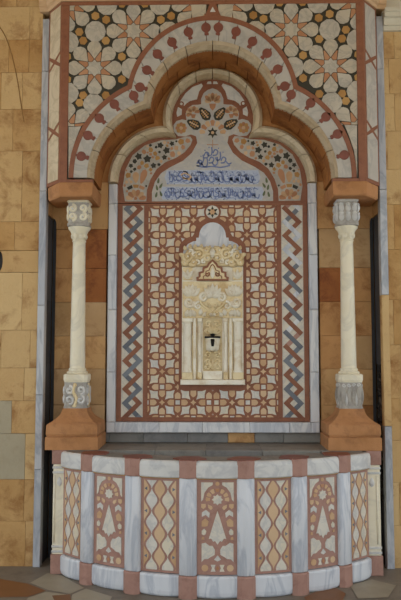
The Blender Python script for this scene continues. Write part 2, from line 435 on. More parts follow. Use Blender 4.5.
# stone behind the columns, round the panel
mb = MB()
XJ = PX(107.0, 300, YB)                    # outer edge of marble frame
XS = XI + 0.026
ZS = PZ(218, YR)                           # slot head
ZL = 0.88
zr = [ZL] + [PZ(v, YR) for v in (405, 369, 336, 302, 268, 229)]
rc = random.Random(3)
for sg in (-1, 1):
    tones = {-1: ('pplpbb', 'ppbprr'), 1: ('bbbbrp', 'bbplbp')}[sg]
    tone = {'p': 'sandstone_pale', 'b': 'sandstone', 'l': 'sandstone', 'r': 'sandstone_red'}
    for i in range(len(zr) - 1):
        xa, xb = sorted((sg * abs(XS), sg * abs(XJ)))
        xc = sg * abs(PX(78.4, 300, YR))
        def mf(x, z, m, i=i, xc=xc): return tone[tones[0 if x < xc else 1][i]]
        course(mb, [(zr[i], zr[i + 1], [xc])], YR, xa, xb, 'sandstone', 0.09, 0.0012, matf=mf)
    mb.box(sg * abs(XI), sg * (abs(XS) + 0.001), YR + 0.012, YR + 0.09, 0.0, ZS, 'charcoal_stone')
    # reveal between the marble strip and the recess: stone above, the dark slab below
    def rmp(a, z, d, sg=sg): return (sg * (abs(XI) + d), a, z)
    r = 0.06
    y0_, y1_ = YW + 0.0515, YR + 0.09
    zq = [ZS, 2.66, 2.9]
    mb.prism([(YW + 0.0515, ZS), (YR + 0.09, ZS), (YR + 0.09, 2.80), (YW + 0.0515, 2.80)], 0.0, 0.05, 'sandstone', 0, rmp)
    mb.prism([(YW + 0.0515, 2.802), (YR + 0.09, 2.802), (YR + 0.09, 4.15), (YW + 0.0515, 4.15)], 0.0, 0.05, 'sandstone', 0, rmp)
    # stones above the last full course, cut round the trefoil head of the panel
    xw = sg * abs(XI)
    xq = sg * abs(XS)
    half = [P(u, v, YR) for u, v in Trefoil(164.5, 182, 56.0, 117, 49.0, ux=212.6).curve(0, 2, 50)]
    if sg > 0: half = [(-x, z) for x, z in half]
    ZSP = half[0][1] - 0.002
    zt_ = zr[-1] + 0.0015
    poly = [(xq, zt_), (xq, ZS - 0.05)] + [(xq + (xw - xq) * (1 - math.cos(q * PI / 16)), ZS - 0.05 + 0.05 * math.sin(q * PI / 16)) for q in range(1, 9)] + [(xw, ZSP), (half[0][0], ZSP), (half[0][0], zt_)]
    mb.prism(poly, YR, YR + 0.045, 'sandstone', 0.002)
    mb.prism([(xw, ZSP + 0.002)] + half + [(0.0, 4.15), (xw, 4.15)], YR, YR + 0.045, 'sandstone')
# stones under the panel frame
ZF = PZ(432, YB)
mb_cut = [-0.82, -0.55, -0.2, 0.12, 0.33, 0.56, 0.86]
xs = [XJ] + [c for c in mb_cut if XJ < c < -XJ] + [-XJ]
for i in range(len(xs) - 1):
    mb.box(xs[i] + 0.001, xs[i + 1] - 0.001, YB - 0.003, YB + 0.05, ZL + 0.002, ZF - 0.001, 'sandstone' if i in (4,) else 'ledge_stone', 0.003)
mb.box(-1.4, 1.4, YR + 0.1, YR + 0.6, 0, 4.75, 'mortar')
struct('wall_back', mb, 'brown sandstone blocks filling the recess behind the two columns', 'wall')

# dark slabs set in the reveals
for s in (-1, 1):
    mb = MB()
    def rmp(a, z, d, s=s): return (s * (abs(XI) + d), a, z)
    r = 0.002
    zz = [0.0, 0.45, 0.95, 1.5, 2.0, ZS - r]
    ya, yb = YW + 0.0525, YR + 0.0115
    for i in range(5):
        if s > 0 and i in (1, 2): continue
        mb.prism([(ya, zz[i] + 0.0005), (yb, zz[i] + 0.0005), (yb, zz[i + 1] - 0.0005), (ya, zz[i + 1] - 0.0005)], 0.006, 0.05, 'charcoal_stone', 0.001, rmp)
    if s > 0:
        rr = random.Random(5)
        mb.prism([(ya, zz[1]), (yb, zz[1]), (yb, zz[3]), (ya, zz[3])], 0.010, 0.05, 'black_rough', 0.0, rmp)
        for q in range(60):
            z = rr.uniform(0.5, 1.48); w = rr.uniform(0.012, 0.03)
            mb.ball(rr.uniform(ya + 0.02, yb - 0.02), z, 0.012, w, w * rr.uniform(0.7, 1.6), rr.uniform(0.008, 0.02), 'black_rough', rmp, n=7, k=4)
    o = mb.build('dark_slab', None, (s * abs(XI), 0.3, 0))
    tag(o, 'tall dark grey round-topped slab with clean smooth edges beside grey strip' if s < 0 else 'tall dark grey round-topped slab, crumbled and flaking in its lower half', 'stone slab')

# floor with inlaid stones
mb = MB()
mb.add([(-4.2, -7.0, 0), (4.2, -7.0, 0), (4.2, 1.0, 0), (-4.2, 1.0, 0), (-4.2, -7.0, -0.1), (4.2, -7.0, -0.1), (4.2, 1.0, -0.1), (-4.2, 1.0, -0.1)],
       [[0, 1, 2, 3], [4, 7, 6, 5], [0, 4, 5, 1], [1, 5, 6, 2], [2, 6, 7, 3], [3, 7, 4, 0]], 'floor_stone')
def floorpt(u, v):
    d = ROT @ Vector(((u - 200.5) / FOC, -(v - 300.0) / FOC, -1.0)); k = -CAM.z / d.z
    return (CAM.x + d.x * k, CAM.y + d.y * k)
FH = [0.001]
def fpoly(pts, mat, h=0.001):
    FH[0] += 0.0004; h = FH[0]
    p = [floorpt(u, v) for u, v in pts]
    n = len(p); mb.add([(x, y, h) for x, y in p], [list(range(n))], mat)
fpoly([(30, 583), (48, 573), (62, 576), (84, 588), (70, 594), (48, 590)], 'floor_cream')
fpoly([(-20, 577), (0, 579), (28, 584), (46, 591), (28, 597), (-25, 598)], 'floor_brown')
fpoly([(28, 598), (46, 592), (68, 595), (66, 610), (20, 612)], 'floor_cream')
fpoly([(72, 595), (86, 589), (112, 597), (104, 612), (70, 612)], 'floor_cream')
fpoly([(52, 596), (70, 594.6), (72, 604), (60, 612)], 'floor_brown')
fpoly([(304, 598), (318, 591), (336, 588.5), (346, 594), (340, 606), (312, 608)], 'floor_brown')
fpoly([(290, 584), (312, 580), (322, 584), (300, 590)], 'charcoal_stone', 0.0008)
fpoly([(350, 586), (372, 580), (396, 586), (388, 598), (358, 599)], 'floor_cream', 0.0009)
struct('floor', mb, 'worn stone floor with inlaid cream and brown shapes', 'floor')
mb = MB()
mb.box(-30, 30, -40, -7.01, -0.15, -0.02, 'courtyard_stone')
struct('courtyard_ground', mb, 'pale paved courtyard lying outside the portico', 'ground')
mb = MB()
for i in range(14):
    mb.box(-4.2 + i * 0.6, -3.61 + i * 0.6, -6.8, 0.9, 4.76, 4.9, 'ceiling_wood')  # out of view; depth and warm wood set to block and tint light
struct('ceiling', mb, 'unseen brown wooden portico ceiling shading the upper wall', 'ceiling')

# =================================================================== ARCH FRONT
facade = thing('arch_facade', 'canted front with trefoil arch, star mosaic and red-knobbed marble stones', 'arch', (0, 0, PZ(180)))
T0 = Trefoil(170.6, 178, 101.8, 102.7, 86.7)
T1 = Trefoil(170.6, 178, 97.1, 102.7, 82.0)
T2 = Trefoil(167.5, 178, 80.5, 111, 70)
T3 = Trefoil(167.5, 178, 74.5, 111, 63)
UC = 212.6
def cur(T, t0=0, t1=4, n=96, y=0.0, dy=0.0): return [P(u, v, y) for u, v in T.curve(t0, t1, n)]
NT = 96
c0, c1, c2, c3 = (cur(T) for T in (T0, T1, T2, T3))
ztop, zbot = PZ(4.6), PZ(179)
xin_f, xout_f = PX(68.3, 100), PX(61.0, 100)
# red frame: two uprights and the head
mb = MB()
mb.box(xout_f, xin_f, -0.008, 0.05, PZ(182), ztop, 'red_marble', 0.002)
mb.box(-xin_f, -xout_f, -0.008, 0.05, PZ(182), ztop, 'red_marble', 0.002)
mb.box(xout_f, -xout_f, -0.008, 0.05, ztop + 0.0005, PZ(0.8), 'red_marble', 0.002)
for s in (-1, 1):
    xa, xb = sorted((s * abs(xin_f) - s * 0.0005, s * abs(PX(93, 179))))
    mb.box(xa, xb, -0.008, 0.05, PZ(182), zbot, 'red_marble', 0.002)
mb.build('frame', facade)
# red band over the arch, with the little loop that ties it to the frame
mb = MB()
mb.ring(c0, c1, -0.010, 0.05, 'red_marble')
mb.prism(PL([(204.5, 17), (207.5, 10), (209.5, 4), (216.1, 4), (218.1, 10), (221.1, 17)]), -0.009, 0.03, 'red_marble', 0.001)
mb.prism(PL([(210, 12.5), (212.6, 7.4), (215.6, 12.5)]), -0.011, 0.0, 'piece_white')
mb.build('arch_band', facade)
# cream inner moulding, rounded towards the opening
mb = MB()
mid = [((a[0] + b[0]) / 2, (a[1] + b[1]) / 2) for a, b in zip(c2, c3)]
tj = [0, .28, .55, .82, 1.2, 1.45, 1.72, 2, 2.28, 2.55, 2.8, 3.18, 3.45, 3.72, 4]
for a, b in zip(tj[:-1], tj[1:]):
    e = 0.004
    p2, p3 = cur(T2, a + e, b - e, 8), cur(T3, a + e, b - e, 8)
    pm = [((q[0] + w[0]) / 2, (q[1] + w[1]) / 2) for q, w in zip(p2, p3)]
    mb.ring(p2, pm, 0, 0.06, 'arch_edge', ya=-0.004, yb=0.0)
    mb.ring(pm, p3, 0, 0.06, 'arch_edge', ya=0.0, yb=0.03)
mb.build('intrados_molding', facade)
# marble stones of the arch and their red knobs
KN = [(81.4, 156.5), (88, 135.7), (99.4, 118.5), (114.5, 104.5), (133.8, 96), (140, 87.5), (147, 70.5), (157.5, 54.4), (172, 42.5), (188.4, 32.4), (206, 28)]
tk = []
TM = Trefoil(169, 178, 89, 106.5, 76.2)
for i, (u, v) in enumerate(KN):
    a, b = TM.tof(u, v)
    tk.append(a if i < 5 else b)
joints = [0.0] + tk + [4 - t for t in reversed(tk)] + [4.0]
VOUS = []
for a, b in zip(joints[:-1], joints[1:]):
    mb = MB(); e = 0.003
    mb.ring(cur(T1, a + e, b - e, 10), cur(T2, a + e, b - e, 10), -0.006, 0.06, 'arch_marble')
    VOUS.append(mb.build('voussoir', facade))
def knob(u, v, t, flip, host):
    p1, p2 = TM.at(t), None
    cx, cy = (TM.sx, TM.sy) if t <= 1 else (TM.ux, TM.uy)
    d = Vector((cx - u, cy - v)).normalized(); n = Vector((-d.y, d.x)); c = Vector((u, v)); R = 4.8
    out = []
    for k in range(25):
        a = math.radians(28 + (332 - 28) * k / 24)
        q = c + d * R * math.cos(a) + n * R * math.sin(a)
        if k == 12: q = c - d * (R + 1.6)
        out.append(tuple(q))
    out += [tuple(c + d * (R + 0.5) - n * 1.5), tuple(c + d * (R + 1.2) - n * 2.3), tuple(c + d * (R + 3.0) - n * 1.9),
            tuple(c + d * (R + 3.0) + n * 1.9), tuple(c + d * (R + 1.2) + n * 2.3), tuple(c + d * (R + 0.5) + n * 1.5)]
    poly = PL(out)
    if flip: poly = mir(poly)
    mb = MB(); mb.prism(poly, -0.010, 0.0, 'knob_red', 0.002); mb.build('knob', host)['label'] = 'red round knob'
for i, ((u, v), t) in enumerate(zip(KN, tk)):
    knob(u, v, t, False, VOUS[i]); knob(u, v, t, True, VOUS[-1 - i])
# body of the arch: stone ring blocks whose undersides are the soffit
mb = MB()
for a, b in zip(tj[:-1], tj[1:]):
    e = 0.003
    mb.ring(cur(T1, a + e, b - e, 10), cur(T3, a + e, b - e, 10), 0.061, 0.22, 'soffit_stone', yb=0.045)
tj2 = [0, .2, .42, .68, 1.0, 1.33, 1.58, 1.85, 2.15, 2.42, 2.67, 3.0, 3.32, 3.58, 3.8, 4]
for a, b in zip(tj2[:-1], tj2[1:]):
    e = 0.003
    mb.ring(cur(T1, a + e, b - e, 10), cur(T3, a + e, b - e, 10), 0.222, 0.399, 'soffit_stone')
mb.build('arch_core', facade)

# star mosaic spandrels
ROS = [(94.5, 68), (133.5, 31), (68, 4.6), (198.5, 4.6), (68.3, 130)]
CIR = [(95.4, 31.4), (131.5, 68.5), (93.5, 104), (68.3, 42), (107, 4.6), (68.3, 93), (160, 4.6), (169, 32)]
def spandrel_pieces():
    out = []
    for (cx, cy) in ROS:
        out.append((star(cx, cy, 8.6, 6.3, 8, 0), 'spandrel_white'))
        for k in range(8):
            a = 45 * k
            def q(x, y): return (cx + x * math.cos(math.radians(a)) - y * math.sin(math.radians(a)), cy + x * math.sin(math.radians(a)) + y * math.cos(math.radians(a)))
            out.append(([q(9.2, 0), q(18.4, 6.9), q(21.0, 7.2), q(24.8, 5.4), q(26.8, 2.8), q(26.8, -2.8), q(24.8, -5.4), q(21.0, -7.2), q(18.4, -6.9)], 'spandrel_white'))
            out.append(([pol(cx, cy, 6.8, a + 22.5), pol(cx, cy, 9.0, a + 3.5), pol(cx, cy, 16.6, a + 20.2), pol(cx, cy, 17.2, a + 22.5), pol(cx, cy, 16.6, a + 24.8), pol(cx, cy, 9.0, a + 41.5)], 'pink_stone'))
            ox, oy = pol(cx, cy, 29.6, a + 22.5)
            out.append((regular(ox, oy, 4.3, 6, a + 22.5), 'orange_stone'))
    for (cx, cy) in CIR:
        out.append((regular(cx, cy, 10.6, 10, 0), 'spandrel_white'))
    return out
side_tri = [(68.6, 127), (81.0, 126.4), (76, 139), (71.5, 153), (69.2, 172), (68.6, 178)]
def in_arch(p, T, m=0.0):
    return math.hypot(p[0] - T.ux, p[1] - T.uy) < T.ur - m or (math.hypot(p[0] - T.sx, p[1] - T.sy) < T.sr - m) or (p[1] > T.sy and p[0] > T.sx - T.sr)
half0 = T0.curve(0, 2, 60)
for flip in (False, True):
    mb = MB()
    base = PL([(u, v) for u, v in half0] + [(UC, 4.2), (66.5, 4.2), (66.5, 180), (68.8, 180)])
    if flip: base = mir(base)
    mb.prism(base, 0.003, 0.38, 'dark_stone')
    seen = []
    for poly, mt in spandrel_pieces():
        q = clip(clip(clip(poly, -1, 0, -68.2), 0, -1, -4.4), 1, 0, 206)
        q = clip(q, 0, 1, 126.2)
        if len(q) < 3: continue
        c = cen(q)
        if in_arch(c, T1): continue
        if any(math.hypot(c[0] - w[0], c[1] - w[1]) < 2.5 for w in seen): continue
        seen.append(c)
        pq = PL(q)
        if flip: pq = mir(pq)
        mb.prism(pq, -0.002, 0.003, mt, 0.0008)
    st = PL(side_tri)
    mb.prism(mir(st) if flip else st, -0.002, 0.003, 'spandrel_white', 0.001)
    tp = PL([(192.5, 20), (191, 5), (206.5, 5), (206.0, 12), (203, 16.5)])
    mb.prism(mir(tp) if flip else tp, -0.0025, 0.003, 'spandrel_white', 0.001)
    mb.build('spandrel', facade)

# canted side strips
def canted(s):
    xa, xb = xout_f, PX(48.3, 100, YT)
    dx, dy = xb - xa, YT
    L_ = math.hypot(dx, dy)
    def mp(x, z, d):                 # x: 0 at the front corner .. 1 at the wall
        px = xa + dx * x + dy / L_ * (d) * 1.0
        py = dy * x - 0.006 + abs(dx) / L_ * d
        return (px if s < 0 else -px, py, z)
    mb = MB()
    z0, z1 = PZ(182), PZ(0.8)
    mb.prism([(0, z0), (1, z0), (1, z1), (0, z1)], 0.0, 0.05, 'red_marble', mp=mp)
    X1, X2 = PZ(57), PZ(128)
    e = 0.11; mt = 'cream_marble' if s < 0 else 'arch_marble'
    for (a, b, bp, tp) in ((z0 + 0.028, X2, 0, 1), (X2, X1, 1, 1), (X1, z1 - 0.02, 1, 0)):
        poly = [(0.5, a + 0.018), (1 - e, a + 0.062)] if bp else [(e, a), (1 - e, a)]
        poly += [(1 - e, b - 0.062), (0.5, b - 0.018), (e, b - 0.062)] if tp else [(1 - e, b), (e, b)]
        if bp: poly.append((e, a + 0.062))
        mb.prism(poly, -0.003, 0.0, mt, mp=mp)
    for zc in (X1, X2):
        for xx, xt in ((e, 0.36), (1 - e, 0.64)):
            mb.prism([(xx, zc + 0.034), (xx, zc - 0.034), (xt, zc)], -0.003, 0.0, mt, mp=mp)
    mb.build('canted_strip', facade)
canted(-1); canted(1)

# stone cornice over the front
mb = MB()
xa, xb = abs(xout_f), abs(PX(48.3, 100, YT)); xo = abs(PX(41, 100, YT)) + 0.02
plan = [(-xo, YT), (-xb, YT), (-xa, -0.006), (xa, -0.006), (xb, YT), (xo, YT)]
prof = [(0.0, 0.0), (0.012, 0.0), (0.018, 0.025), (0.035, 0.035), (0.04, 0.06), (0.065, 0.085), (0.09, 0.10), (0.09, 0.16), (0.0, 0.16)]
def offs(pl, d):
    out = []
    for i, p in enumerate(pl):
        a = Vector(pl[max(i - 1, 0)]); b = Vector(pl[min(i + 1, len(pl) - 1)]); c = Vector(p)
        n1 = (c - a); n2 = (b - c)
        nn = []
        for q in (n1, n2):
            if q.length > 1e-6: nn.append(Vector((q.y, -q.x)).normalized())
        h = sum(nn, Vector((0, 0)))
        out.append(c + h * (d * len(nn) / h.length_squared) if len(nn) == 2 else c + h * d)
    return out
zc = PZ(0.8) + 0.001
vs = []
for d, h in prof: vs += [(p.x, p.y, zc + h) for p in offs(plan, d)]
n = len(plan); fs = []
for k in range(len(prof) - 1):
    for i in range(n - 1): fs.append([k * n + i, k * n + i + 1, (k + 1) * n + i + 1, (k + 1) * n + i])
mb.add(vs, fs, 'ochre_stone')
mb.vprism([(-xo, YT + 0.005), (-xb, YT + 0.005), (-xa, 0.0), (xa, 0.0), (xb, YT + 0.005), (xo, YT + 0.005), (xo, 0.399), (-xo, 0.399)], [(zc, 0), (4.75, 0)], 'ochre_stone')
o = mb.build('cornice', None, (0, 0, zc)); tag(o, 'ochre stone cornice stepping round the canted top of the arch front', 'cornice')

# corbels under the arch ends
for s in (-1, 1):
    mb = MB()
    xin = abs(PX(93.0, 180)); x60, x48 = abs(xout_f), abs(PX(48.3, 180, YT))
    pl = [(s * xin, -0.01), (s * (x60), -0.01), (s * x48, YT - 0.004), (s * x48, 0.398), (s * xin, 0.398)]
    zt_, zb_ = PZ(182) - 0.0005, PZ(196)
    h = zt_ - zb_
    mb.vprism(pl, [(zb_, 0.012), (zb_ + 0.012, 0.004), (zb_ + h * 0.75, 0.0), (zt_ - 0.002, 0.0), (zt_, 0.002)], 'corbel_stone')
    o = mb.build('corbel', None, (s * 1.0, 0.19, zb_))
    tag(o, 'canted brown stone corbel resting on the capital carved with big scrolls' if s < 0 else 'canted brown stone corbel resting on the capital with rows of rounded leaves', 'corbel')

# =================================================================== COLUMNS AND PEDESTALS
YA = 0.19
XCOL = abs(PX(78.4, 300, YA))
def zc_(v, y=YA): return P(78, v, y)[1]
def face_maps(cx, cy, hw):
    return [lambda x, z, d: (cx + x, cy - hw + d, z), lambda x, z, d: (cx - hw + d, cy - x, z), lambda x, z, d: (cx + hw - d, cy + x, z)]
for s in (-1, 1):
    X = s * XCOL
    # stone pedestal
    mb = MB()
    w0 = 0.193
    z0, z1, z2, z3 = ZL, zc_(437, 0.0), zc_(424, 0.02), zc_(408.5, 0.09)
    sq = lambda w: [(X - w, YA - w), (X + w, YA - w), (X + w, YA + w), (X - w, YA + w)]
    mb.vprism(sq(w0), [(z0, 0), (z1 - 0.004, 0), (z1, 0.006)], 'corbel_stone')
    lv = [(z1 + 0.001, 0.012), (z1 + 0.02, 0.004), (z2 - 0.01, 0.006)]
    for i in range(9):
        t = i / 8; lv.append((z2 + (z3 - z2) * t, 0.012 + (w0 - 0.092 - 0.012) * (1 - (1 - t) ** 2.2)))
    mb.vprism(sq(w0), lv, 'corbel_stone')
    o = mb.build('pedestal', None, (X, YA, z0))
    tag(o, 'flared brown stone pedestal under the column with bold interlaced base carving' if s < 0 else 'flared brown stone pedestal under the column with grey upright-leaf base carving', 'pedestal')
    # column
    col = thing('column', 'slim cream marble column with scroll capital and interlaced-knot base block' if s < 0 else 'slim cream marble column with grey rounded-leaf capital and upright-leaf base block', 'column', (X, YA, z3))
    hb = 0.088
    zb1, zb2, zb3 = zc_(382), zc_(373.5), zc_(371.5)
    mb = MB()
    mat_b = 'grey_carving'
    body = [(-0.088, -0.066), (-0.066, -0.088), (0.066, -0.088), (0.088, -0.066), (0.088, 0.066), (0.066, 0.088), (-0.066, 0.088), (-0.088, 0.066)]
    mb.vprism([(X + a, YA + b) for a, b in body], [(z3, 0), (z3 + 0.012, 0), (z3 + 0.014, 0.004), (zb1, 0.004)], mat_b)
    H = zb1 - z3
    for fm in face_maps(X, YA, 0.084):
        if s < 0:
            for sg in (-1, 1):
                for zz, st in ((z3 + 0.70 * H, 1), (z3 + 0.32 * H, -1)):
                    sp = spiral(sg * 0.042, zz, 0.034, 1.15, PI / 2 * st * -1 + (0 if sg > 0 else PI), sg * st)
                    mb.tube([(x, z, 0.001) for x, z in sp], [0.0115] * len(sp), 'white_marble', 6, mp=fm)
            ln = smooth_line([(-0.01, z3 + 0.05 * H), (0.012, z3 + 0.35 * H), (-0.012, z3 + 0.65 * H), (0.0, z3 + 0.95 * H)], 6)
            mb.tube([(x, z, 0.0) for x, z in ln], 0.012, 'carved_gold', 6, mp=fm)
            for zz in (0.5, 0.9, 0.1):
                mb.ball(0, z3 + zz * H, 0.0, 0.014, 0.014, 0.010, 'carved_gold', fm)
        else:
            for xx in (-0.055, -0.018, 0.018, 0.055):
                mb.leaf(xx, z3 + 0.03, 0.0, H * 0.72, 0.02, PI / 2, 'grey_carving', fm, 0.014)
                sp = spiral(xx, zb1 - 0.02, 0.014, 1.1, 0, 1 if xx > 0 else -1, 16)
                mb.tube([(x, z, 0.0) for x, z in sp], 0.005, 'white_marble', 5, mp=fm)
            mb.leaf(-0.036, z3 + 0.02, 0.0, H * 0.5, 0.012, PI / 2, 'white_marble', fm, 0.012)
            mb.leaf(0.036, z3 + 0.02, 0.0, H * 0.5, 0.012, PI / 2, 'white_marble', fm, 0.012)
    mb.build('base_block', col)
    mb = MB()
    mb.vprism([(X + a * 1.03, YA + b * 1.03) for a, b in body], [(zb1 + 0.0005, 0.006), (zb1 + 0.02, 0), (zb2 - 0.008, 0.0), (zb2, 0.012)], 'shaft_marble')
    zr1 = zc_(366)
    prof = [(0.074, zb2), (0.080, zb2 + 0.006), (0.080, zb2 + 0.012), (0.072, zb2 + 0.018), (0.063, zb2 + 0.022), (0.066, zb2 + 0.03), (0.066, zb2 + 0.036), (0.058, zb2 + 0.043)]
    mb.lathe(prof, X, YA, 'shaft_marble')
    mb.build('base_molding', col)
    zs0, zs1 = zb2 + 0.043, zc_(242.5)
    mb = MB()
    mb.lathe([(0.058 - 0.010 * (i / 12) ** 1.1, zs0 + (zs1 - zs0) * i / 12) for i in range(13)] , X, YA, 'shaft_marble', 32)
    mb.build('shaft', col)
    # capital: necking, bell, carved block, abacus
    zn, zk, za, zt2 = zc_(238), zc_(228), zc_(204.5), PZ(196) - 0.0005
    mb = MB()
    mb.lathe([(0.048, zs1), (0.053, zs1 + 0.004), (0.053, zs1 + 0.012), (0.048, zs1 + 0.015), (0.050, zn), (0.056, zn + 0.02), (0.07, zn + 0.05), (0.084, zk - 0.012), (0.086, zk)], X, YA, 'shaft_marble', 24)
    for i in range(8):
        a = 2 * PI * (i + 0.5) / 8
        fm = (lambda a: (lambda x, z, d: (X + (0.05 - d) * math.sin(a) + x * math.cos(a), YA - (0.05 - d) * math.cos(a) + x * math.sin(a), z)))(a)
        mb.leaf(0, zs1 + 0.02, -0.002, 0.055, 0.014, PI / 2, 'shaft_marble', fm, 0.014)
    mb.build('necking', col)
    mb = MB()
    mt = 'grey_carving'; mr = 'shaft_marble' if s < 0 else 'white_marble'
    mb.vprism([(X + a * 0.93, YA + b * 0.93) for a, b in body], [(zk + 0.001, 0.006), (zk + 0.004, 0), (zk + 0.025, 0), (zk + 0.03, 0.006), (za, 0.004)], mt)
    Hc = za - zk
    for fm in face_maps(X, YA, 0.076):
        if s < 0:
            for sg in (-1, 1):
                for zz, st in ((0.75, 1), (0.40, -1)):
                    sp = spiral(sg * 0.04, zk + zz * Hc, 0.03, 1.3, PI / 2 * -st + (0 if sg > 0 else PI), sg * st)
                    mb.tube([(x, z, 0.0) for x, z in sp], [0.0115] * len(sp), mr, 6, mp=fm)
                    mb.ball(sg * 0.04, zk + zz * Hc, 0.0, 0.011, 0.011, 0.012, 'white_marble', fm)
        else:
            for zz in (0.38, 0.75):
                for xx in (-0.05, 0.0, 0.05):
                    mb.leaf(xx, zk + (zz - 0.2) * Hc, 0.0, 0.42 * Hc, 0.022, PI / 2, mr, fm, 0.02)
                    mb.ball(xx, zk + (zz + 0.14) * Hc, -0.004, 0.018, 0.014, 0.014, 'white_marble', fm)
    cp = mb.build('capital', col)
    mb = MB()
    mb.vprism([(X + a * 0.98, YA + b * 0.98) for a, b in body], [(za + 0.0005, 0.008), (za + 0.012, 0.0), (zt2 - 0.012, 0), (zt2, 0.004)], 'white_marble' if s > 0 else 'shaft_marble')
    mb.build('abacus', cp)

# =================================================================== PANEL FRAME (marble) WITH TREFOIL MOULDING
YM = 0.345
frame = thing('marble_frame', 'pale grey marble frame edging the lattice panel and its trefoil head', 'frame', (0, YB, ZF))
R0 = Trefoil(164.5, 182, 57.0, 117, 50, ux=212.6)
R1 = Trefoil(164.5, 182, 47.3, 117, 41, ux=212.6)
R2 = Trefoil(164.5, 182, 42.4, 117, 36, ux=212.6)
mb = MB()
tj3 = [0, .33, .66, 1.0, 1.3, 1.55, 1.8, 2.0, 2.2, 2.45, 2.7, 3.0, 3.34, 3.67, 4]
for a, b in zip(tj3[:-1], tj3[1:]):
    e = 0.004
    a_, b_ = a + e, b - e
    p0 = [P(u, v, YM) for u, v in R0.curve(a_, b_, 8)]; p1 = [P(u, v, YM + 0.03) for u, v in R1.curve(a_, b_, 8)]
    pq = [(q[0] * 0.7 + w[0] * 0.3, q[1] * 0.7 + w[1] * 0.3) for q, w in zip(p0, p1)]
    pr = [(q[0] * 0.25 + w[0] * 0.75, q[1] * 0.25 + w[1] * 0.75) for q, w in zip(p0, p1)]
    mb.ring(p0, pq, 0, YB, 'cream_marble', ya=YM + 0.02, yb=YM)
    mb.ring(pq, pr, 0, YB, 'cream_marble', ya=YM, yb=YM + 0.012)
    mb.ring(pr, p1, 0, YB, 'cream_marble', ya=YM + 0.012, yb=YB - 0.045)
mb.build('arch_molding', frame)
xo_, xi_ = abs(PX(108, 182, YM)), abs(PX(117.0, 300, YB))
zsp = PZ(182, YM)
ZB = PZ(421.6, YB)
for s in (-1, 1):
    mb = MB()
    zz = [ZF, ZB, PZ(372, YB), PZ(310, YB), PZ(256, YB), PZ(205, YB), zsp]
    for i in range(6):
        mb.box(s * xi_, s * xo_, YM + 0.04, YB, zz[i] + 0.001, zz[i + 1] - 0.001, 'blue_marble', 0.006)
    mb.build('jamb', frame)
mb = MB()
xs = [-xi_, -0.42, -0.08, 0.29, 0.60, xi_]
for i in range(5): mb.box(xs[i] + 0.001, xs[i + 1] - 0.001, YM + 0.045, YB, ZF + 0.001, ZB - 0.001, 'blue_marble', 0.004)
mb.build('sill', frame)

# =================================================================== LUNETTE
lun = thing('inlaid_lunette', 'trefoil lunette with blue calligraphy, flowers and red winding bands', 'mosaic panel', (0, YB, PZ(203, YB)))
LY = YB
def LP(pts): return PL(pts, LY)
mb = MB()
outl = R1.curve(0, 4, 80)
base = [P(u, v, LY) for u, v in [(117.0, 203.2)] + outl + [(2 * 212.6 - 117.0, 203.2)]]
mb.prism(base, LY - 0.004, LY + 0.03, 'red_marble')
mb.build('red_band', lun)
def both(mb, pts, y0, mat, y1=None, bev=0.0008):
    p = LP(pts); y1 = LY - 0.004 if y1 is None else y1
    mb.prism(p, y0, y1, mat, bev); mb.prism(mir(p), y0, y1, mat, bev)
UCB = 212.6
field_l = [(152.0, 201.5), (152, 192), (155, 182), (161, 173.5), (170, 167.5), (183, 161), (192, 153), (197.3, 143), (196.0, 136.5), (191.0, 134.6), (185, 136.6), (178, 136.2), (173.8, 131.5), (173.4, 125.5), (176.5, 121.3), (182, 119.6), (186.5, 120.5),
           (185.6, 114), (187.8, 108.4), (192.6, 105.2), (198, 105.0), (201.2, 104.5), (201.2, 99), (203.6, 93.4), (207.6, 90.2), (212.6, 88.5)]
mb = MB()
fl = LP(field_l)
mb.prism(fl + mir(fl)[1:], LY - 0.006, LY - 0.004, 'inscription_ground')
mb.build('inscription_field', lun)
# corners between the lobes
mb = MB()
both(mb, [(180.2, 101.5), (185.5, 93.5), (192.5, 87.2), (201.5, 83.8), (203, 86), (199, 92), (197, 99.5), (190, 101.2), (186, 104), (184.5, 106), (181, 104.5)], LY - 0.006, 'white_marble')
both(mb, [(178.0, 107), (182, 109.5), (181.6, 115), (177.2, 117), (176.5, 113)], LY - 0.006, 'white_marble')
both(mb, [(206.5, 84.3), (207.8, 81.8), (211.0, 81.6), (211.6, 84.2)], LY - 0.006, 'white_marble')
mb.build('corner_piece', lun)
for s in (-1, 1):
    mb = MB()
    c = P(181.4, 104.2, LY); r = 0.022
    ring_o = [(s * abs(c[0]) + r * math.cos(2 * PI * i / 16), c[1] + r * math.sin(2 * PI * i / 16)) for i in range(16)]
    ring_i = [(s * abs(c[0]) + r * .5 * math.cos(2 * PI * i / 16), c[1] + r * .5 * math.sin(2 * PI * i / 16)) for i in range(16)]
    mb.prism(ring_o, LY - 0.008, LY - 0.004, 'red_marble'); mb.prism(ring_i, LY - 0.009, LY - 0.004, 'white_marble')
    mb.build('ring_knot', lun)
def petal(cx, cy, r0, r1, w, deg):
    a = math.radians(deg); d = (math.cos(a), math.sin(a)); n = (-d[1], d[0]); o = []
    for t, q in ((0, 0.25), (0.3, 0.75), (0.65, 1.0), (0.88, 0.7), (1.0, 0.0)): o.append((r0 + (r1 - r0) * t, w * q))
    return [(cx + d[0] * x + n[0] * y, cy + d[1] * x + n[1] * y) for x, y in o + [(x, -y) for x, y in reversed(o[:-1])]]
mb = MB()
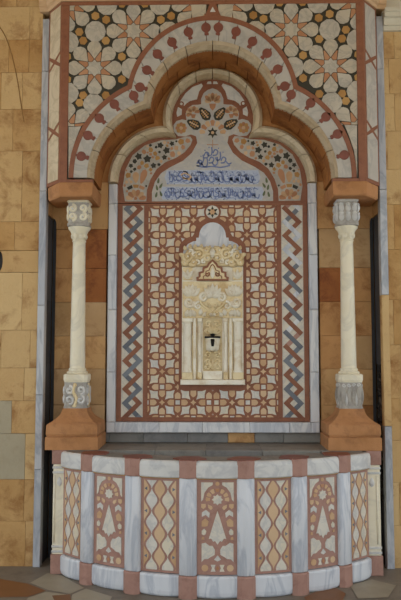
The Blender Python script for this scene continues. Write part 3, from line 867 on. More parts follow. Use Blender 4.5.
# crown of flowers in the upper lobes
yq = LY - 0.0085; yb_ = LY - 0.006
def lens(cx, cy, ln, w, deg): return petal(cx, cy, -ln, ln, w, deg)
def put(pts, mat, two=True, y=None):
    p = LP(pts); yy = yq if y is None else y
    mb.prism(p, yy, yb_, mat, 0.0005)
    if two: mb.prism(mir(p), yy, yb_, mat, 0.0005)
def flower(name, parts, two=True):
    """one inlaid flower, and its twin on the other side"""
    for flip in ((False, True) if two else (False,)):
        mb = MB()
        for pts, mat, yy in parts:
            p = LP(pts); mb.prism(mir(p) if flip else p, yy, yb_, mat, 0.0004)
        mb.build(name, lun)
F = [(petal(212.6, 103.5, 2.2, 10.6 if abs(dg + 90) < 60 else 8.4, 2.0, dg), 'pink_stone' if k % 2 else 'ochre_stone', yq) for k, dg in enumerate((-160, -135, -112, -90, -68, -45, -20))]
F.append(([(209.2, 104.0), (216, 104.0), (215.2, 108), (212.6, 111), (210.0, 108)], 'pink_stone', yq))
flower('lotus_flower', F, False)
F = [(petal(193.2, 113.5, 1.6, 7.4, 1.8, dg), 'ochre_stone' if k % 2 else 'pink_stone', yq) for k, dg in enumerate((-200, -170, -140, -110, -80, -50, -20))]
F.append(([(190.6, 114.5), (195.9, 114.5), (194.8, 118.4), (192, 118.4)], 'pink_stone', yq))
flower('palmette', F)
for (cx, cy, an) in ((204.8, 114.2, 50), (194.0, 124.5, 28)):
    F = [(lens(cx, cy, 7.6, 5.0, an), 'dark_stone', yq)]
    for k in range(-2, 3):
        q = pol(cx, cy, abs(k) * 2.1, an if k > 0 else an + 180)
        F.append((regular(q[0], q[1], 1.1, 6), 'ochre_stone', yq - 0.0015))
        for sg in (90, -90):
            q2 = pol(q[0], q[1], 2.3, an + sg)
            if abs(k) < 2: F.append((regular(q2[0], q2[1], 0.9, 5), 'orange_stone', yq - 0.0015))
    flower('almond_leaf', F)
F = [(petal(181.2, 128.3, 1.6, 5.8, 1.8, 45 * k), 'orange_stone' if k % 2 else 'pink_stone', yq) for k in range(8)] + [(regular(181.2, 128.3, 1.5, 8), 'ochre_stone', yq)]
flower('medallion', F)
F = []
for k in range(7):
    dg = -172 + k * 27.3
    F.append(([pol(212.6, 133.5, 7.6, dg - 10), pol(212.6, 133.5, 12.4, dg - 11), pol(212.6, 133.5, 13.6, dg), pol(212.6, 133.5, 12.4, dg + 11), pol(212.6, 133.5, 7.6, dg + 10)], 'pink_stone' if k % 2 else 'ochre_stone', yq))
flower('petal_fan', F, False)
flower('star_flower', [(star(212.6, 133, 5.6, 2.9, 6, 30), 'dark_stone', yq), (regular(212.6, 133, 1.6, 8), 'ochre_stone', yq - 0.002)], False)
flower('cross_line', [(ribbon([(206.8, 145.0), (218.4, 145.0)], 0.6), 'pink_stone', yq), (ribbon([(212.6, 140.0), (212.6, 148)], 0.6), 'pink_stone', yq - 0.0005)], False)
for (cx, cy, an) in ((158.5, 181, 100), (157, 188, 80), (156.4, 195, 105), (161, 186, 120), (161, 194, 70)):
    flower('green_leaf', [(lens(cx, cy, 2.8, 1.2, an), 'green_paint', yq)])
# calligraphy: tall strokes, bowls, loops and dots in blue
mb = MB()
rr = random.Random(21)
def stroke_(pts, w, mat='blue_paint', y=None):
    p = LP(ribbon(smooth_line(pts, 5), w)); mb.prism(p, (LY - 0.0082) if y is None else y, LY - 0.006, mat)
stroke = stroke_
def letter_ground(u0, u1, v0, v1):
    mb.prism(LP([(u0 - 2, v0 - 0.2), (u1 + 2, v0 - 0.2), (u1 + 4.5, (v0 + v1) / 2), (u1 + 2, v1 + 0.4), (u0 - 2, v1 + 0.4), (u0 - 4.5, (v0 + v1) / 2)]), LY - 0.0068, LY - 0.006, 'pale_blue')
    mb.prism(LP([(u0 - 1.2, v0 + 0.5), (u1 + 1.2, v0 + 0.5), (u1 + 3.3, (v0 + v1) / 2), (u1 + 1.2, v1 - 0.3), (u0 - 1.2, v1 - 0.3), (u0 - 3.3, (v0 + v1) / 2)]), LY - 0.0072, LY - 0.006, 'band_ground')
def letters(u0, u1, v0, v1, k_=1.0, ground=True, ink='blue_paint'):
    def stroke(pts, w): stroke_(pts, w, ink, LY - 0.0082 if ink == 'blue_paint' else LY - 0.0076)
    h = v1 - v0
    if ground: letter_ground(u0, u1, v0, v1)
    u = u0
    while u < u1 - 3:
        k = rr.choice('ablmnskd')
        if k in 'al':
            stroke([(u + 0.3, v0 + rr.uniform(0.8, 2)), (u + 0.9, v0 + h * .5), (u + 0.6, v1 - h * .28)], 1.25 * k_); u += 2.1
        elif k == 'b':
            stroke([(u, v0 + h * .5), (u + .6, v1 - h * .25), (u + 4, v1 - h * .14), (u + 7.2, v1 - h * .28), (u + 7.6, v0 + h * .55)], 1.3 * k_); stroke([(u + 3.2, v0 + h * .42), (u + 4.4, v0 + h * .48)], 1.2 * k_); u += 5.2
        elif k == 'n':
            stroke([(u, v0 + h * .42), (u + .3, v1 - h * .28), (u + 2.6, v1 - h * .08), (u + 5.2, v1 - h * .3), (u + 5.4, v0 + h * .36)], 1.3 * k_); stroke([(u + 2.3, v0 + h * .4), (u + 3.4, v0 + h * .46)], 1.2 * k_); u += 4.4
        elif k == 'm':
            stroke([(u, v0 + h * .62), (u + 1.3, v0 + h * .42), (u + 2.7, v0 + h * .6), (u + 1.4, v0 + h * .78), (u, v0 + h * .62)], 1.0 * k_); stroke([(u + 2.4, v0 + h * .7), (u + 4.8, v0 + h * .74)], 1.2 * k_); u += 3.8
        elif k == 's':
            stroke([(u, v0 + h * .5), (u + .8, v0 + h * .72), (u + 1.6, v0 + h * .52), (u + 2.5, v0 + h * .72), (u + 3.4, v0 + h * .5), (u + 4.2, v1 - h * .2), (u + 7, v1 - h * .1), (u + 8, v0 + h * .6)], 1.1 * k_); u += 6
        elif k == 'k':
            stroke([(u + 3.6, v0 + 1), (u + .6, v0 + h * .36), (u + 4, v0 + h * .58), (u + 3, v1 - h * .25), (u - .4, v1 - h * .22)], 1.15 * k_); u += 4.2
        else:
            stroke([(u, v0 + h * .3), (u + 1.8, v0 + h * .5), (u + 1.4, v0 + h * .8), (u - .8, v0 + h * .84)], 1.25 * k_); u += 2.7
        if rr.random() < 0.6:
            a, b = u - rr.uniform(0.5, 3), v0 + h * rr.choice([.14, .2, .9])
            mb.prism(LP(regular(a, b, 0.75, 4, 0)), LY - 0.0082, LY - 0.006, 'blue_paint')
        if rr.random() < 0.4:
            a = u - 2; stroke([(a - 2, v0 + h * .2), (a, v0 + h * .12), (a + 2.4, v0 + h * .22)], 0.75 * k_)
letters(169, 256, 170.5, 184.0, 1.0)
letters(170, 254, 170.2, 177.5, 0.8, False, 'mid_blue'); letters(168, 256, 174, 185.2, 0.7, False, 'mid_blue')
letters(164.5, 260, 187.0, 199.5, 1.0)
letters(166, 258, 186.8, 194, 0.8, False, 'mid_blue'); letters(165, 259, 190, 200.5, 0.7, False, 'mid_blue')
stroke([(181, 175.5), (184, 173.6), (188, 174.6), (191, 177.6), (186, 179.2), (182.5, 177.6), (190, 180.2)], 1.3, 'ochre_stone', LY - 0.0092)
stroke([(183, 171.6), (186, 172.0), (188, 174.0)], 1.1, 'dark_stone', LY - 0.0092)
# heap of letters at the top, a small stepped pyramid
for (u, v, k) in ((203, 159, 0), (207, 155, 1), (211.5, 151.5, 0), (216, 152.5, 1), (220, 156, 0), (224, 160, 1), (200, 163, 1), (212, 160, 1), (217, 161, 0), (207, 162.5, 0)):
    if k: stroke([(u - 3, v + 1), (u - 1, v - 2.6), (u + 1.8, v - 1), (u + 0.4, v + 2.6), (u - 3.4, v + 3.2)], 1.3)
    else: stroke([(u, v - 4), (u + .6, v), (u - 0.4, v + 3.8), (u - 3.4, v + 4.2), (u - 4.6, v + 1.6)], 1.3)
stroke([(196.5, 165.8), (204, 167.4), (212, 166.6), (221, 167.6), (230, 165.6)], 1.3)
stroke([(198, 161.5), (199.6, 164.2), (203, 164.6)], 1.2)
stroke([(226, 161.5), (228.6, 164.2), (231.5, 163)], 1.2)
for (u, v) in ((205, 150.5), (218.5, 148.5), (223, 152.5), (209, 147.8), (201, 156.5)): mb.prism(LP(regular(u, v, 0.8, 4)), LY - 0.0082, LY - 0.006, 'blue_paint')
stroke([(195, 169.2), (231, 169.2)], 0.5, 'pale_blue')
mb.build('calligraphy', lun)['label'] = 'blue flowing lettering'
# paisley compartments filled with flower mosaic
pais = [(125.0, 201.5), (122.8, 187), (125.4, 170), (132.6, 155.5), (145, 145.5), (161, 140.6), (176, 139.6), (186, 136.6), (190.4, 136.8), (192.4, 140), (190.6, 145.2), (184.6, 152.4), (176, 158), (165.4, 162.4), (156.6, 169.4), (150.6, 179.4), (147, 190), (146.4, 201.5)]
pieces = []
def addp(poly, mat):
    c = cen(poly)
    if all(inside((c[0] + (q[0] - c[0]) * 1.02, c[1] + (q[1] - c[1]) * 1.02), pais) for q in poly):
        pieces.append((poly, mat, c, max(math.hypot(q[0] - c[0], q[1] - c[1]) for q in poly)))
for k in range(6): addp(petal(136, 200, 3.2, 10.6, 2.4, -165 + 30 * k), 'pink_stone' if k % 2 else 'ochre_stone')
for k in range(7):
    dg = -168 + 26 * k
    addp([pol(136, 200, 12.2, dg - 11), pol(136, 200, 15.4, dg - 11), pol(136, 200, 15.4, dg + 11), pol(136, 200, 12.2, dg + 11)], ['orange_stone', 'pink_stone', 'dark_stone'][k % 3])
for k in range(9): addp(petal(136, 200, 17, 28 + (k % 2) * 4, 3.3, -160 + 17.5 * k), ['pink_stone', 'ochre_stone', 'pink_stone'][k % 3])
for (u, v, r) in ((138.7, 156.7, 4.0), (147.4, 159.2, 4.4), (166.6, 150.7, 3.9), (160.4, 145.6, 3.5), (153.6, 165.8, 3.2), (172, 143.9, 2.7), (164.5, 157.6, 3.0), (131, 166, 2.6)):
    addp(star(u, v, r, r * 0.62, 5, rr.uniform(0, 72)), 'dark_stone')
rp = random.Random(4)
for q in range(5000):
    u, v = rp.uniform(122, 192), rp.uniform(136, 201); r = rp.uniform(2.4, 3.2) if q < 1500 else rp.uniform(1.2, 2.2)
    if any(math.hypot(u - c[0], v - c[1]) < r * 0.95 + R_ * 0.8 + 0.35 for _, _, c, R_ in pieces): continue
    a0 = rp.uniform(0, 360); n_ = rp.choice([4, 5, 5, 6])
    addp([pol(u, v, r * rp.uniform(0.8, 1.15), a0 + 360 * i / n_) for i in range(n_)], rp.choice(['pink_stone', 'ochre_stone', 'orange_stone', 'pink_stone', 'ochre_stone', 'dark_stone']))
for flip in (False, True):
    mb = MB()
    p = LP(pais); p = mir(p) if flip else p
    mb.prism(p, LY - 0.0065, LY - 0.004, 'arch_marble', 0.0008)
    flowers_ = [p for p in pieces if len(p[0]) == 10 and p[1] == 'dark_stone']
    for poly, mt, c, r_ in [p for p in pieces if p not in flowers_]:
        q = LP(poly); q = mir(q) if flip else q
        mb.prism(q, LY - 0.008, LY - 0.0065, mt)
    pm_ = mb.build('paisley_mosaic', lun)
    for poly, mt, c, r_ in flowers_:
        q = LP(poly); mb = MB(); mb.prism(mir(q) if flip else q, LY - 0.0085, LY - 0.0065, mt); mb.build('dark_flower', pm_)

# =================================================================== LATTICE PANEL
pan = thing('lattice_mosaic', 'tall lattice panel of red strapwork, ochre crosses and chain borders', 'mosaic panel', (0, YB, ZB))
xb0, xb1 = abs(PX(117.2, 310, YB)), abs(PX(121.9, 310, YB))
xl0, xl1 = abs(PX(143.6, 310, YB)), abs(PX(148.0, 310, YB))
zt0, zt1 = PZ(203.6, YB) - 0.0005, PZ(205.6, YB)
zb1 = PZ(417.3, YB)
yP = YB
mb = MB(); mb.box(-xb0 + 0.0005, xb0 - 0.0005, yP, yP + 0.03, ZB + 0.0005, zt0, 'mortar'); mb.build('backing', pan)
mb = MB()
for s in (-1, 1):
    mb.box(s * xb0, s * xb1, yP - 0.010, yP, ZB + 0.001, zt0, 'red_marble', 0.001)
mb.box(-xb1, xb1, yP - 0.010, yP, zt1, zt0, 'red_marble', 0.001)
mb.box(-xb1, xb1, yP - 0.010, yP, ZB + 0.001, zb1, 'red_marble', 0.001)
mb.build('border', pan)
for s in (-1, 1):
    mb = MB(); mb.box(s * xl0, s * xl1, yP - 0.009, yP, zb1, zt1, 'red_marble', 0.001); mb.build('divider', pan)
# chain borders
for s in (-1, 1):
    mb = MB()
    xm = s * (xb1 + xl0) / 2; hw = (xb1 - xl0) / 2
    mb.box(xm - hw, xm + hw, yP - 0.003, yP, zb1, zt1, 'piece_white')
    ztop_s, zbot_s = PZ(222.3, yP), PZ(389, yP)
    dz = (ztop_s - zbot_s) / 12
    w = 0.036
    A = dz / 2 + 0.0
    A = hw - 0.031
    lo, hi = zb1, zt1
    for ph, cols in ((0, 'grey_slate'), (1, 'red_marble')):
        for k in range(-2, 15):
            sg = 1 if (k + ph) % 2 == 0 else -1
            sg *= -s
            za, zbb = ztop_s - k * dz, ztop_s - (k + 1) * dz
            if s > 0 and rr.random() < 0.18: mt = 'rose_marble' if cols != 'grey_slate' else 'blue_marble'
            else: mt = cols
            a, b = Vector((xm + sg * A, za)), Vector((xm - sg * A, zbb))
            d = (b - a).normalized(); n = Vector((-d.y, d.x)) * w / 2; e = d * w * 0.5
            poly = [tuple(a + n - e), tuple(b + n + e), tuple(b - n + e), tuple(a - n - e)]
            poly = clip(clip(clip(clip(poly, 0, 1, hi), 0, -1, -lo), 1, 0, xm + hw - 0.002), -1, 0, -(xm - hw + 0.002))
            if len(poly) >= 3: mb.prism(poly, yP - 0.0065 - (0.001 if k % 2 == ph else 0), yP - 0.003, mt, 0.0006)
    mb.build('chain_border', pan)
# strapwork lattice
mb = MB()
mb.box(-xl1, xl1, yP - 0.004, yP, zb1, zt1, 'red_marble')
LX = (abs(PX(147.0, 310, yP)) - abs(PX(208.9, 310, yP))) / 4.0
LZ = (PZ(205.2, yP) - PZ(418.0, yP)) / 14.0
X0 = -abs(PX(147.0, 310, yP)); Z0 = PZ(205.2, yP)
arch_excl = [(181, 392), (181, 251), (184.4, 244.6), (190, 240), (194, 237), (197, 227.5), (203, 221.5), (212.6, 219)]
ex = PL(arch_excl, yP); ex = ex + mir(ex)
zlow = PZ(388.5, yP)
def lat(poly, mt):
    for flip in (False, True):
        q = [(x, z) for x, z in poly]
        q = clip(q, 1, 0, -0.002); q = clip(q, -1, 0, xl1 - 0.001); q = clip(q, 0, 1, zt1 - 0.001); q = clip(q, 0, -1, -(zb1 + 0.001))
        if len(q) < 3: continue
        c = cen(q)
        if inside(c, ex) and c[1] > zlow: continue
        if math.hypot(c[0], c[1] - PZ(212.6, yP)) < 0.075: continue
        if flip: q = mir(q)
        mb.prism(q, yP - 0.0065, yP - 0.004, mt, 0.0006)
q_ = 1 / 15.3
for i in range(0, 6):
    for j in range(0, 15):
        cx, cz = X0 + i * LX, Z0 - j * LZ
        def T(a, b): return (cx + a * LX * q_, cz + b * LZ * q_)
        if (i + j) % 2 == 1:
            lat([T(-2.1, -2.1), T(2.1, -2.1), T(2.1, 2.1), T(-2.1, 2.1)], 'piece_white')
            for r in range(4):
                c_, s_ = [(1, 0), (0, 1), (-1, 0), (0, -1)][r]
                h = [(3.6, -2.7), (7.2, -2.9), (9.0, -2.0), (10.2, 0), (9.0, 2.0), (7.2, 2.9), (3.6, 2.7)]
                lat([T(a * c_ - b * s_, a * s_ + b * c_) for a, b in h], 'ochre_stone')
        else:
            lat([T(3.0, 0), T(1.1, 1.1), T(0, 3.0), T(-1.1, 1.1), T(-3.0, 0), T(-1.1, -1.1), T(0, -3.0), T(1.1, -1.1)], 'ochre_stone')
        if i < 5 and j < 14:
            # cell to the right and below; nodes of white kind sit on one diagonal
            L_ = 15.3; a = 4.2; p = 8.4; e = 2.8
            cell = [(a, a), (p, a), (L_ - e, e), (L_ - a, L_ - p), (L_ - a, L_ - a), (L_ - p, L_ - a), (e, L_ - e), (a, p)]
            if (i + j) % 2 == 1: lat([T(x, -y) for x, y in cell], 'piece_white')
            else: lat([T(L_ - x, -y) for x, y in cell], 'piece_white')
mb.build('lattice', pan)
# rosette above the stele and the red surround of the little blind arch
mb = MB()
cx, cz = P(212.6, 212.2, yP)
s_ = 1 / 125.0
mb.prism([pol(0, cz, 8.6 * s_, 360 * k / 28) for k in range(28)], yP - 0.008, yP - 0.004, 'red_marble')
mb.prism([pol(0, cz, 6.7 * s_, 360 * k / 28) for k in range(28)], yP - 0.0095, yP - 0.004, 'piece_white', 0.0006)
mb.prism(star(0, cz, 6.2 * s_, 3.1 * s_, 6, 30), yP - 0.011, yP - 0.0095, 'dark_stone')
mb.prism(star(0, cz, 3.6 * s_, 2.2 * s_, 6, 0), yP - 0.012, yP - 0.011, 'ochre_stone')
mb.build('rosette', pan)
arc_in = [(182.2, 384), (182.2, 256), (184.0, 249.5), (188, 244.2), (193, 241.6), (196.2, 241.2), (196.4, 238), (198.8, 237.8), (198.8, 234)]
lobe = [pol(212.6, 236.0, 13.4, a) for a in range(190, 271, 8)]
arc_in = arc_in[:-1] + lobe
arc_out = [(178.8, 388.6), (178.8, 251), (179.8, 244.5), (184.5, 239.4), (189, 237.2), (192.4, 236.6)] + [pol(212.6, 236.0, 18.6, a) for a in range(186, 271, 6)]
pi, po = PL(arc_in, yP), PL(arc_out, yP)
ci, co = pi + mir(pi)[1:], po + mir(po)[1:]
def resamp(c, n):
    L_ = [0]
    for a, b in zip(c[:-1], c[1:]): L_.append(L_[-1] + math.hypot(b[0] - a[0], b[1] - a[1]))
    out = []
    for i in range(n):
        t = L_[-1] * i / (n - 1); k = 0
        while k < len(L_) - 2 and L_[k + 1] < t: k += 1
        f = (t - L_[k]) / max(1e-9, L_[k + 1] - L_[k]); out.append((c[k][0] + f * (c[k + 1][0] - c[k][0]), c[k][1] + f * (c[k + 1][1] - c[k][1])))
    return out
mb = MB()
mb.prism(co, yP - 0.0085, yP - 0.004, 'red_marble')
mb.build('arch_surround', pan)
mb = MB()
mb.prism(ci, yP - 0.010, yP - 0.0085, 'blue_marble')
mb.build('blind_arch', pan)['label'] = 'plain grey marble arch head'

# =================================================================== CARVED STELE WITH SPOUT
YS = 0.40                              # face of the stele body
ste = thing('carved_stele', 'carved cream marble wall fountain slab with a small dark tap', 'wall fountain', (0, YS, PZ(384.5, YS)))
yBk = yP - 0.0125
def SP(u, v, y=YS): return P(u, v, y)
def SX(u): return abs(PX(u, 320, YS))
zst = PZ(384.5, YS)
mb = MB()
x_o = SX(181.8)
ctop = PZ(266, YS)
mb.box(-x_o, x_o, YS + 0.012, yBk, zst, ctop, 'carved_marble', 0.003)
mb.build('slab', ste)
mb = MB()
mb.box(-SX(180.7), SX(180.7), YS - 0.035, yBk, zst - 0.002, PZ(379.6, YS), 'carved_marble', 0.005)
mb.build('sill', ste)
M2 = lambda f: (f(1), f(-1))
# crest: cloud of scrolls with a scalloped top
mb = MB()
zc0_, zc1_ = PZ(267, YS), PZ(247, YS)
prof_c = [(182, 266.5), (180.8, 262), (181.6, 257), (185, 253.5), (187, 250), (191, 248.2), (195, 247.6), (198, 246.4), (202, 247.4), (206, 246.6), (209, 248), (212.6, 247.2)]
pc = PL(prof_c, YS); mb.prism(pc + mir(pc)[1:], YS - 0.01, yBk, 'stain_shade_marble', 0.006)  # dark ground stands in for the deep shadows between the scrolls
for s in (-1, 1):
    for (u, v, r, tn, a0, sg) in ((188, 256.5, 5.6, 1.5, 2.6, 1), (199, 254.5, 6.2, 1.6, 2.2, -1), (207.5, 258, 4.4, 1.3, 0.6, 1), (193.5, 262.5, 3.8, 1.3, 3.4, 1), (184.6, 262.5, 3.2, 1.2, 1.0, -1), (205.5, 250.6, 3.0, 1.2, 1.5, -1)):
        x, z = SP(u, v); rr_ = r / 127.0
        sp = spiral(s * abs(x), z, rr_, tn, a0 if s < 0 else PI - a0, sg * (-1 if s > 0 else 1), 24)
        mb.tube([(a, b, YS - 0.012) for a, b in sp], [0.016 - 0.007 * i / 24 for i in range(25)], 'carved_gold', 6)
        mb.ball(s * abs(x), z, YS - 0.012, 0.009, 0.009, 0.014, 'carved_marble')
    for (u, v, an, ln) in ((186, 250.6, 110, 4), (190.5, 249.5, 95, 4.4), (195, 249.2, 85, 4), (201, 249, 80, 4), (183, 256, 150, 3.6), (209, 250, 75, 3.6)):
        x, z = SP(u, v); a = math.radians(an); a = a if s < 0 else PI - a
        mb.leaf(s * abs(x), z, YS - 0.014, ln / 127.0 * 1.3, 0.017, a, 'carved_gold', h=0.022)
for s in (-1, 1):
    for (u, v, r, tn, a0, sg) in ((190.5, 252.6, 3.2, 1.2, 2.0, -1), (203.6, 261.6, 2.8, 1.2, 0.4, 1), (197.5, 262.8, 2.8, 1.2, 3.0, -1), (194.4, 254.8, 2.6, 1.1, 0.4, 1)):
        x, z = SP(u, v); sp = spiral(s * abs(x), z, r / 127.0, tn, a0 if s < 0 else PI - a0, sg * (-1 if s > 0 else 1), 20)
        mb.tube([(a, b, YS - 0.012) for a, b in sp], [0.011 - 0.005 * i / 20 for i in range(21)], 'carved_marble', 6)
mb.leaf(0, PZ(258, YS), YS - 0.012, 0.085, 0.026, PI / 2, 'carved_marble', h=0.026)
mb.build('crest', ste)
# red stepped trefoil inlay
mb = MB()
tre = [(196.6, 280.8), (196.2, 277.4), (198.6, 276.6), (198.6, 272.2), (202.2, 271.4), (202.6, 267.2), (206.6, 266), (208.4, 262.8), (212.6, 259.4)]
tin = [(198.8, 279.2), (198.8, 278.2), (200.6, 277.2), (200.8, 273.8), (204.0, 272.8), (204.6, 269.0), (208.0, 267.8), (209.6, 264.8), (212.6, 261.8)]
pt = PL(tre, YS); mb.prism(pt + mir(pt)[1:], YS - 0.016, YS + 0.012, 'red_marble', 0.002)
pt = PL(tin, YS); mb.prism(pt + mir(pt)[1:], YS - 0.019, YS + 0.0, 'carved_gold', 0.002)
for s in (-1, 1):
    x, z = SP(207.2, 274.6); sp = spiral(s * abs(x), z, 0.020, 1.2, 1.0 if s < 0 else PI - 1.0, s, 18)
    mb.tube([(a, b, YS - 0.019) for a, b in sp], 0.006, 'red_marble', 6)
for s in (-1, 1):
    ln = [SP(u, v) for u, v in ((203.4, 279.0), (203.4, 276.6), (205.6, 275.6), (206.0, 271.6), (209.2, 270.4), (210.6, 266.6), (212.6, 264.6))]
    mb.prism(ribbon([(s * abs(x), z) for x, z in ln], 0.008), YS - 0.021, YS - 0.018, 'red_marble')
mb.leaf(0, PZ(278.6, YS), YS - 0.019, 0.095, 0.018, PI / 2, 'carved_marble', h=0.012)
mb.build('trefoil_inlay', ste)['label'] = 'red stepped trefoil outline'
# side leaves beside the inlay
for s in (-1, 1):
    mb = MB()
    x = s * SX(187.5); z = PZ(279.8, YS)
    mb.box(x - 0.038, x + 0.038, YS - 0.004, YS + 0.012, z, PZ(267.4, YS), 'carved_gold', 0.003)
    for an in (60, 90, 120): mb.leaf(x, z + 0.004, YS - 0.004, 0.085, 0.017, math.radians(an), 'carved_marble', h=0.02)
    mb.build('leaf_panel', ste)
# acanthus frieze
mb = MB()
zf0, zf1 = PZ(318, YS), PZ(281.6, YS)
mb.box(-SX(182.6), SX(182.6), YS - 0.004, YS + 0.012, zf0, zf1, 'carved_gold', 0.003)
yf = YS - 0.006
LFS = (-1, 1)
def LF(u, v, ln, w, an, mat='carved_marble', h=0.015):
    x, z = SP(u, v)
    for s in LFS:
        a = math.radians(an); mb.leaf(s * abs(x), z, yf, ln / 127.0, w * 1.25 / 127.0, a if s < 0 else PI - a, mat, h=h * 1.5)
def SC(u, v, r, tn, a0, sg, w=0.009, mat='carved_marble'):
    x, z = SP(u, v)
    for s in (-1, 1):
        sp = spiral(s * abs(x), z, r / 127.0, tn, a0 if s < 0 else PI - a0, sg if s < 0 else -sg, 24)
        mb.tube([(a, b, yf) for a, b in sp], [1.45 * (w - 0.4 * w * i / 24) for i in range(25)], mat, 6)
fz = mb.build('acanthus_frieze', ste)
mb = MB()
x, z = SP(212.6, 297.5)
for an, ln in ((90, 14.5), (70, 14), (110, 14), (48, 13), (132, 13), (26, 11), (154, 11)):
    mb.leaf(0, z, yf, ln / 127.0, 3.1 / 127, math.radians(an), 'carved_marble', h=0.026)
mb.build('palmette', fz)
x, z = SP(191.0, 296.0)
for s in (-1, 1):
    mb = MB()
    for an in (40, 62, 82, 100, 120, 142): mb.leaf(s * abs(x), z, yf, 12.0 / 127, 3.6 / 127, math.radians(an), 'carved_marble', h=0.022)
    mb.build('palmette', fz)
def volute(u, v, r, tn, a0, sg, w=0.013, mat='carved_marble'):
    x, z = SP(u, v)
    for s in (-1, 1):
        mb = MB()
        sp = spiral(s * abs(x), z, r / 127.0, tn, a0 if s < 0 else PI - a0, sg if s < 0 else -sg, 24)
        mb.tube([(a, b, yf) for a, b in sp], [w - 0.4 * w * i / 24 for i in range(25)], mat, 6)
        mb.build('volute', fz)
volute(203.8, 297.5, 4.8, 1.5, 0.6, 1, 0.0145); volute(189.0, 302.5, 5.0, 1.6, 0.2, -1, 0.016)
volute(208.6, 313.8, 3.4, 1.3, 1.6, -1, 0.0116, 'carved_gold'); volute(198.0, 306, 3.0, 1.2, 2.6, 1, 0.010)
for s in (-1, 1):
    mb = MB()
    pts = smooth_line([SP(199.5, 300), SP(202.5, 305), SP(207.5, 309), SP(211.8, 312.5)], 6)
    mb.tube([(s * abs(a), b, yf) for a, b in pts], 0.012, 'carved_gold', 6)
    pts = smooth_line([SP(193, 306.5), SP(197, 302), SP(200, 301.5)], 6)
    mb.tube([(s * abs(a), b, yf) for a, b in pts], 0.011, 'carved_marble', 6)
    mb.build('stem', fz)
for args in ((205, 307, 6, 1.8, 60, 'carved_gold'), (209, 309, 5.5, 1.7, 75, 'carved_gold'), (195, 317, 8, 2.0, 110), (186, 317, 8, 2.0, 75),
             (190.5, 317, 8, 2.0, 90), (200, 316, 8, 1.8, 80), (203, 317, 6, 1.6, 60), (211, 317, 5, 1.6, 88)):
    for LFS in ((-1,), (1,)):
        mb = MB(); LF(*args); mb.build('leaf', fz)
LFS = (-1, 1)
# colonnettes
zk0, zk1 = PZ(379.4, YS), PZ(318.2, YS)
for s in (-1, 1):
    for (u, r, mat) in ((187.4, 0.038, 'carved_marble'), (199.7, 0.0155, 'carved_marble')):
        mb = MB(); x = s * SX(u)
        zb_, zt_ = zk0 + 0.055, zk1 - 0.03
        mb.box(x - r * 1.12, x + r * 1.12, YS - 0.022, YS + 0.012, zk0, zb_, 'carved_gold', 0.004)
        mb.box(x - r * 1.12, x + r * 1.12, YS - 0.020, YS + 0.012, zt_, zk1, 'carved_marble', 0.004)
        mb.lathe([(r * 1.0, zb_), (r * 1.0, zb_ + 0.01), (r * 0.86, zb_ + 0.02), (r * 0.82, zt_ - 0.02), (r * 0.95, zt_ - 0.01), (r, zt_)], x, YS + 0.010, mat, 20, PI, 2 * PI - 1e-4)
        mb.build('colonnette', ste)
    mb = MB(); x = s * SX(194.6)
    mb.box(x - 0.022, x + 0.022, YS + 0.002, YS + 0.012, zk0, zk1, 'stain_shade_marble', 0.002)
    mb.lathe([(0.013, zk0), (0.013, zk1)], x, YS + 0.004, 'carved_marble', 12, PI, 2 * PI - 1e-4)
    mb.build('reveal', ste)
# central carved field
mb = MB()
mb.box(-SX(203), SX(203), YS + 0.006, YS + 0.012, zk0, zk1, 'stain_shade_marble', 0.001)
mb.box(-SX(203), SX(203), YS - 0.012, YS + 0.006, zk0, PZ(371, YS), 'carved_marble', 0.003)
yf = YS + 0.004
for v, sg in ((324, 1), (330.5, -1), (355, 1), (361.5, -1), (367, 1)):
    SC(208.2, v, 3.2, 1.3, 0.5 * sg, sg, 0.006, 'carved_gold'); LF(205, v + 2, 4.2, 1.3, 70, 'carved_gold', 0.008)
for an in (40, 65, 90, 115, 140):
    x, z = SP(212.6, 333.5); mb.leaf(0, z, yf, 0.07, 0.014, math.radians(an), 'carved_gold', h=0.014)
for an in (60, 90, 120):
    x, z = SP(212.6, 369); mb.leaf(0, z, yf, 0.075, 0.016, math.radians(an), 'carved_gold', h=0.014)
mb.build('relief_field', ste)
# little shell bracket and tap
mb = MB()
zbt, zbb = PZ(338.2, YS), PZ(352, YS)
xs_, ys_ = SX(205.4), YS + 0.006
nb = 16; vs = []; fs = []
for j, (t, k) in enumerate(((0, 1.0), (0.06, 1.03), (0.2, 0.98), (0.6, 0.93), (0.85, 0.86), (0.97, 0.62), (1.0, 0.25))):
    for i in range(nb + 1):
        a = PI * i / nb; sc = 1 + 0.05 * math.cos(6 * a + PI)
        vs.append((-xs_ * k * math.cos(a), ys_ - 0.07 * k * sc * math.sin(a), zbt + (zbb - zbt) * t + (0.008 * abs(math.cos(3 * a)) if t > 0.9 else 0)))
for j in range(6):
    for i in range(nb): fs.append([j * 17 + i, j * 17 + i + 1, (j + 1) * 17 + i + 1, (j + 1) * 17 + i])
mb.add(vs, fs, 'carved_marble', True)
mb.add(vs[-17:], [list(range(17))], 'carved_marble')
mb.add([(x * 0.86, ys_ + (y - ys_) * 0.86, zbt - 0.006) for x, y, z in vs[:17]], [list(range(17))], 'iron')  # dark sheet across the bowl's mouth, in place of the shade inside
ri = [(x * 0.86, ys_ + (y - ys_) * 0.86, zbt - 0.0001) for x, y, z in vs[:17]]
mb.add(vs[:17] + ri, [[i, i + 1, 18 + i, 17 + i] for i in range(16)], 'carved_marble')
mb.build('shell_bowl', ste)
mb = MB()
zT = PZ(341.5, YS)
mb.box(-0.062, 0.062, ys_ - 0.062, ys_ - 0.004, PZ(338.4, YS) + 0.002, PZ(336.4, YS), 'iron', 0.003)
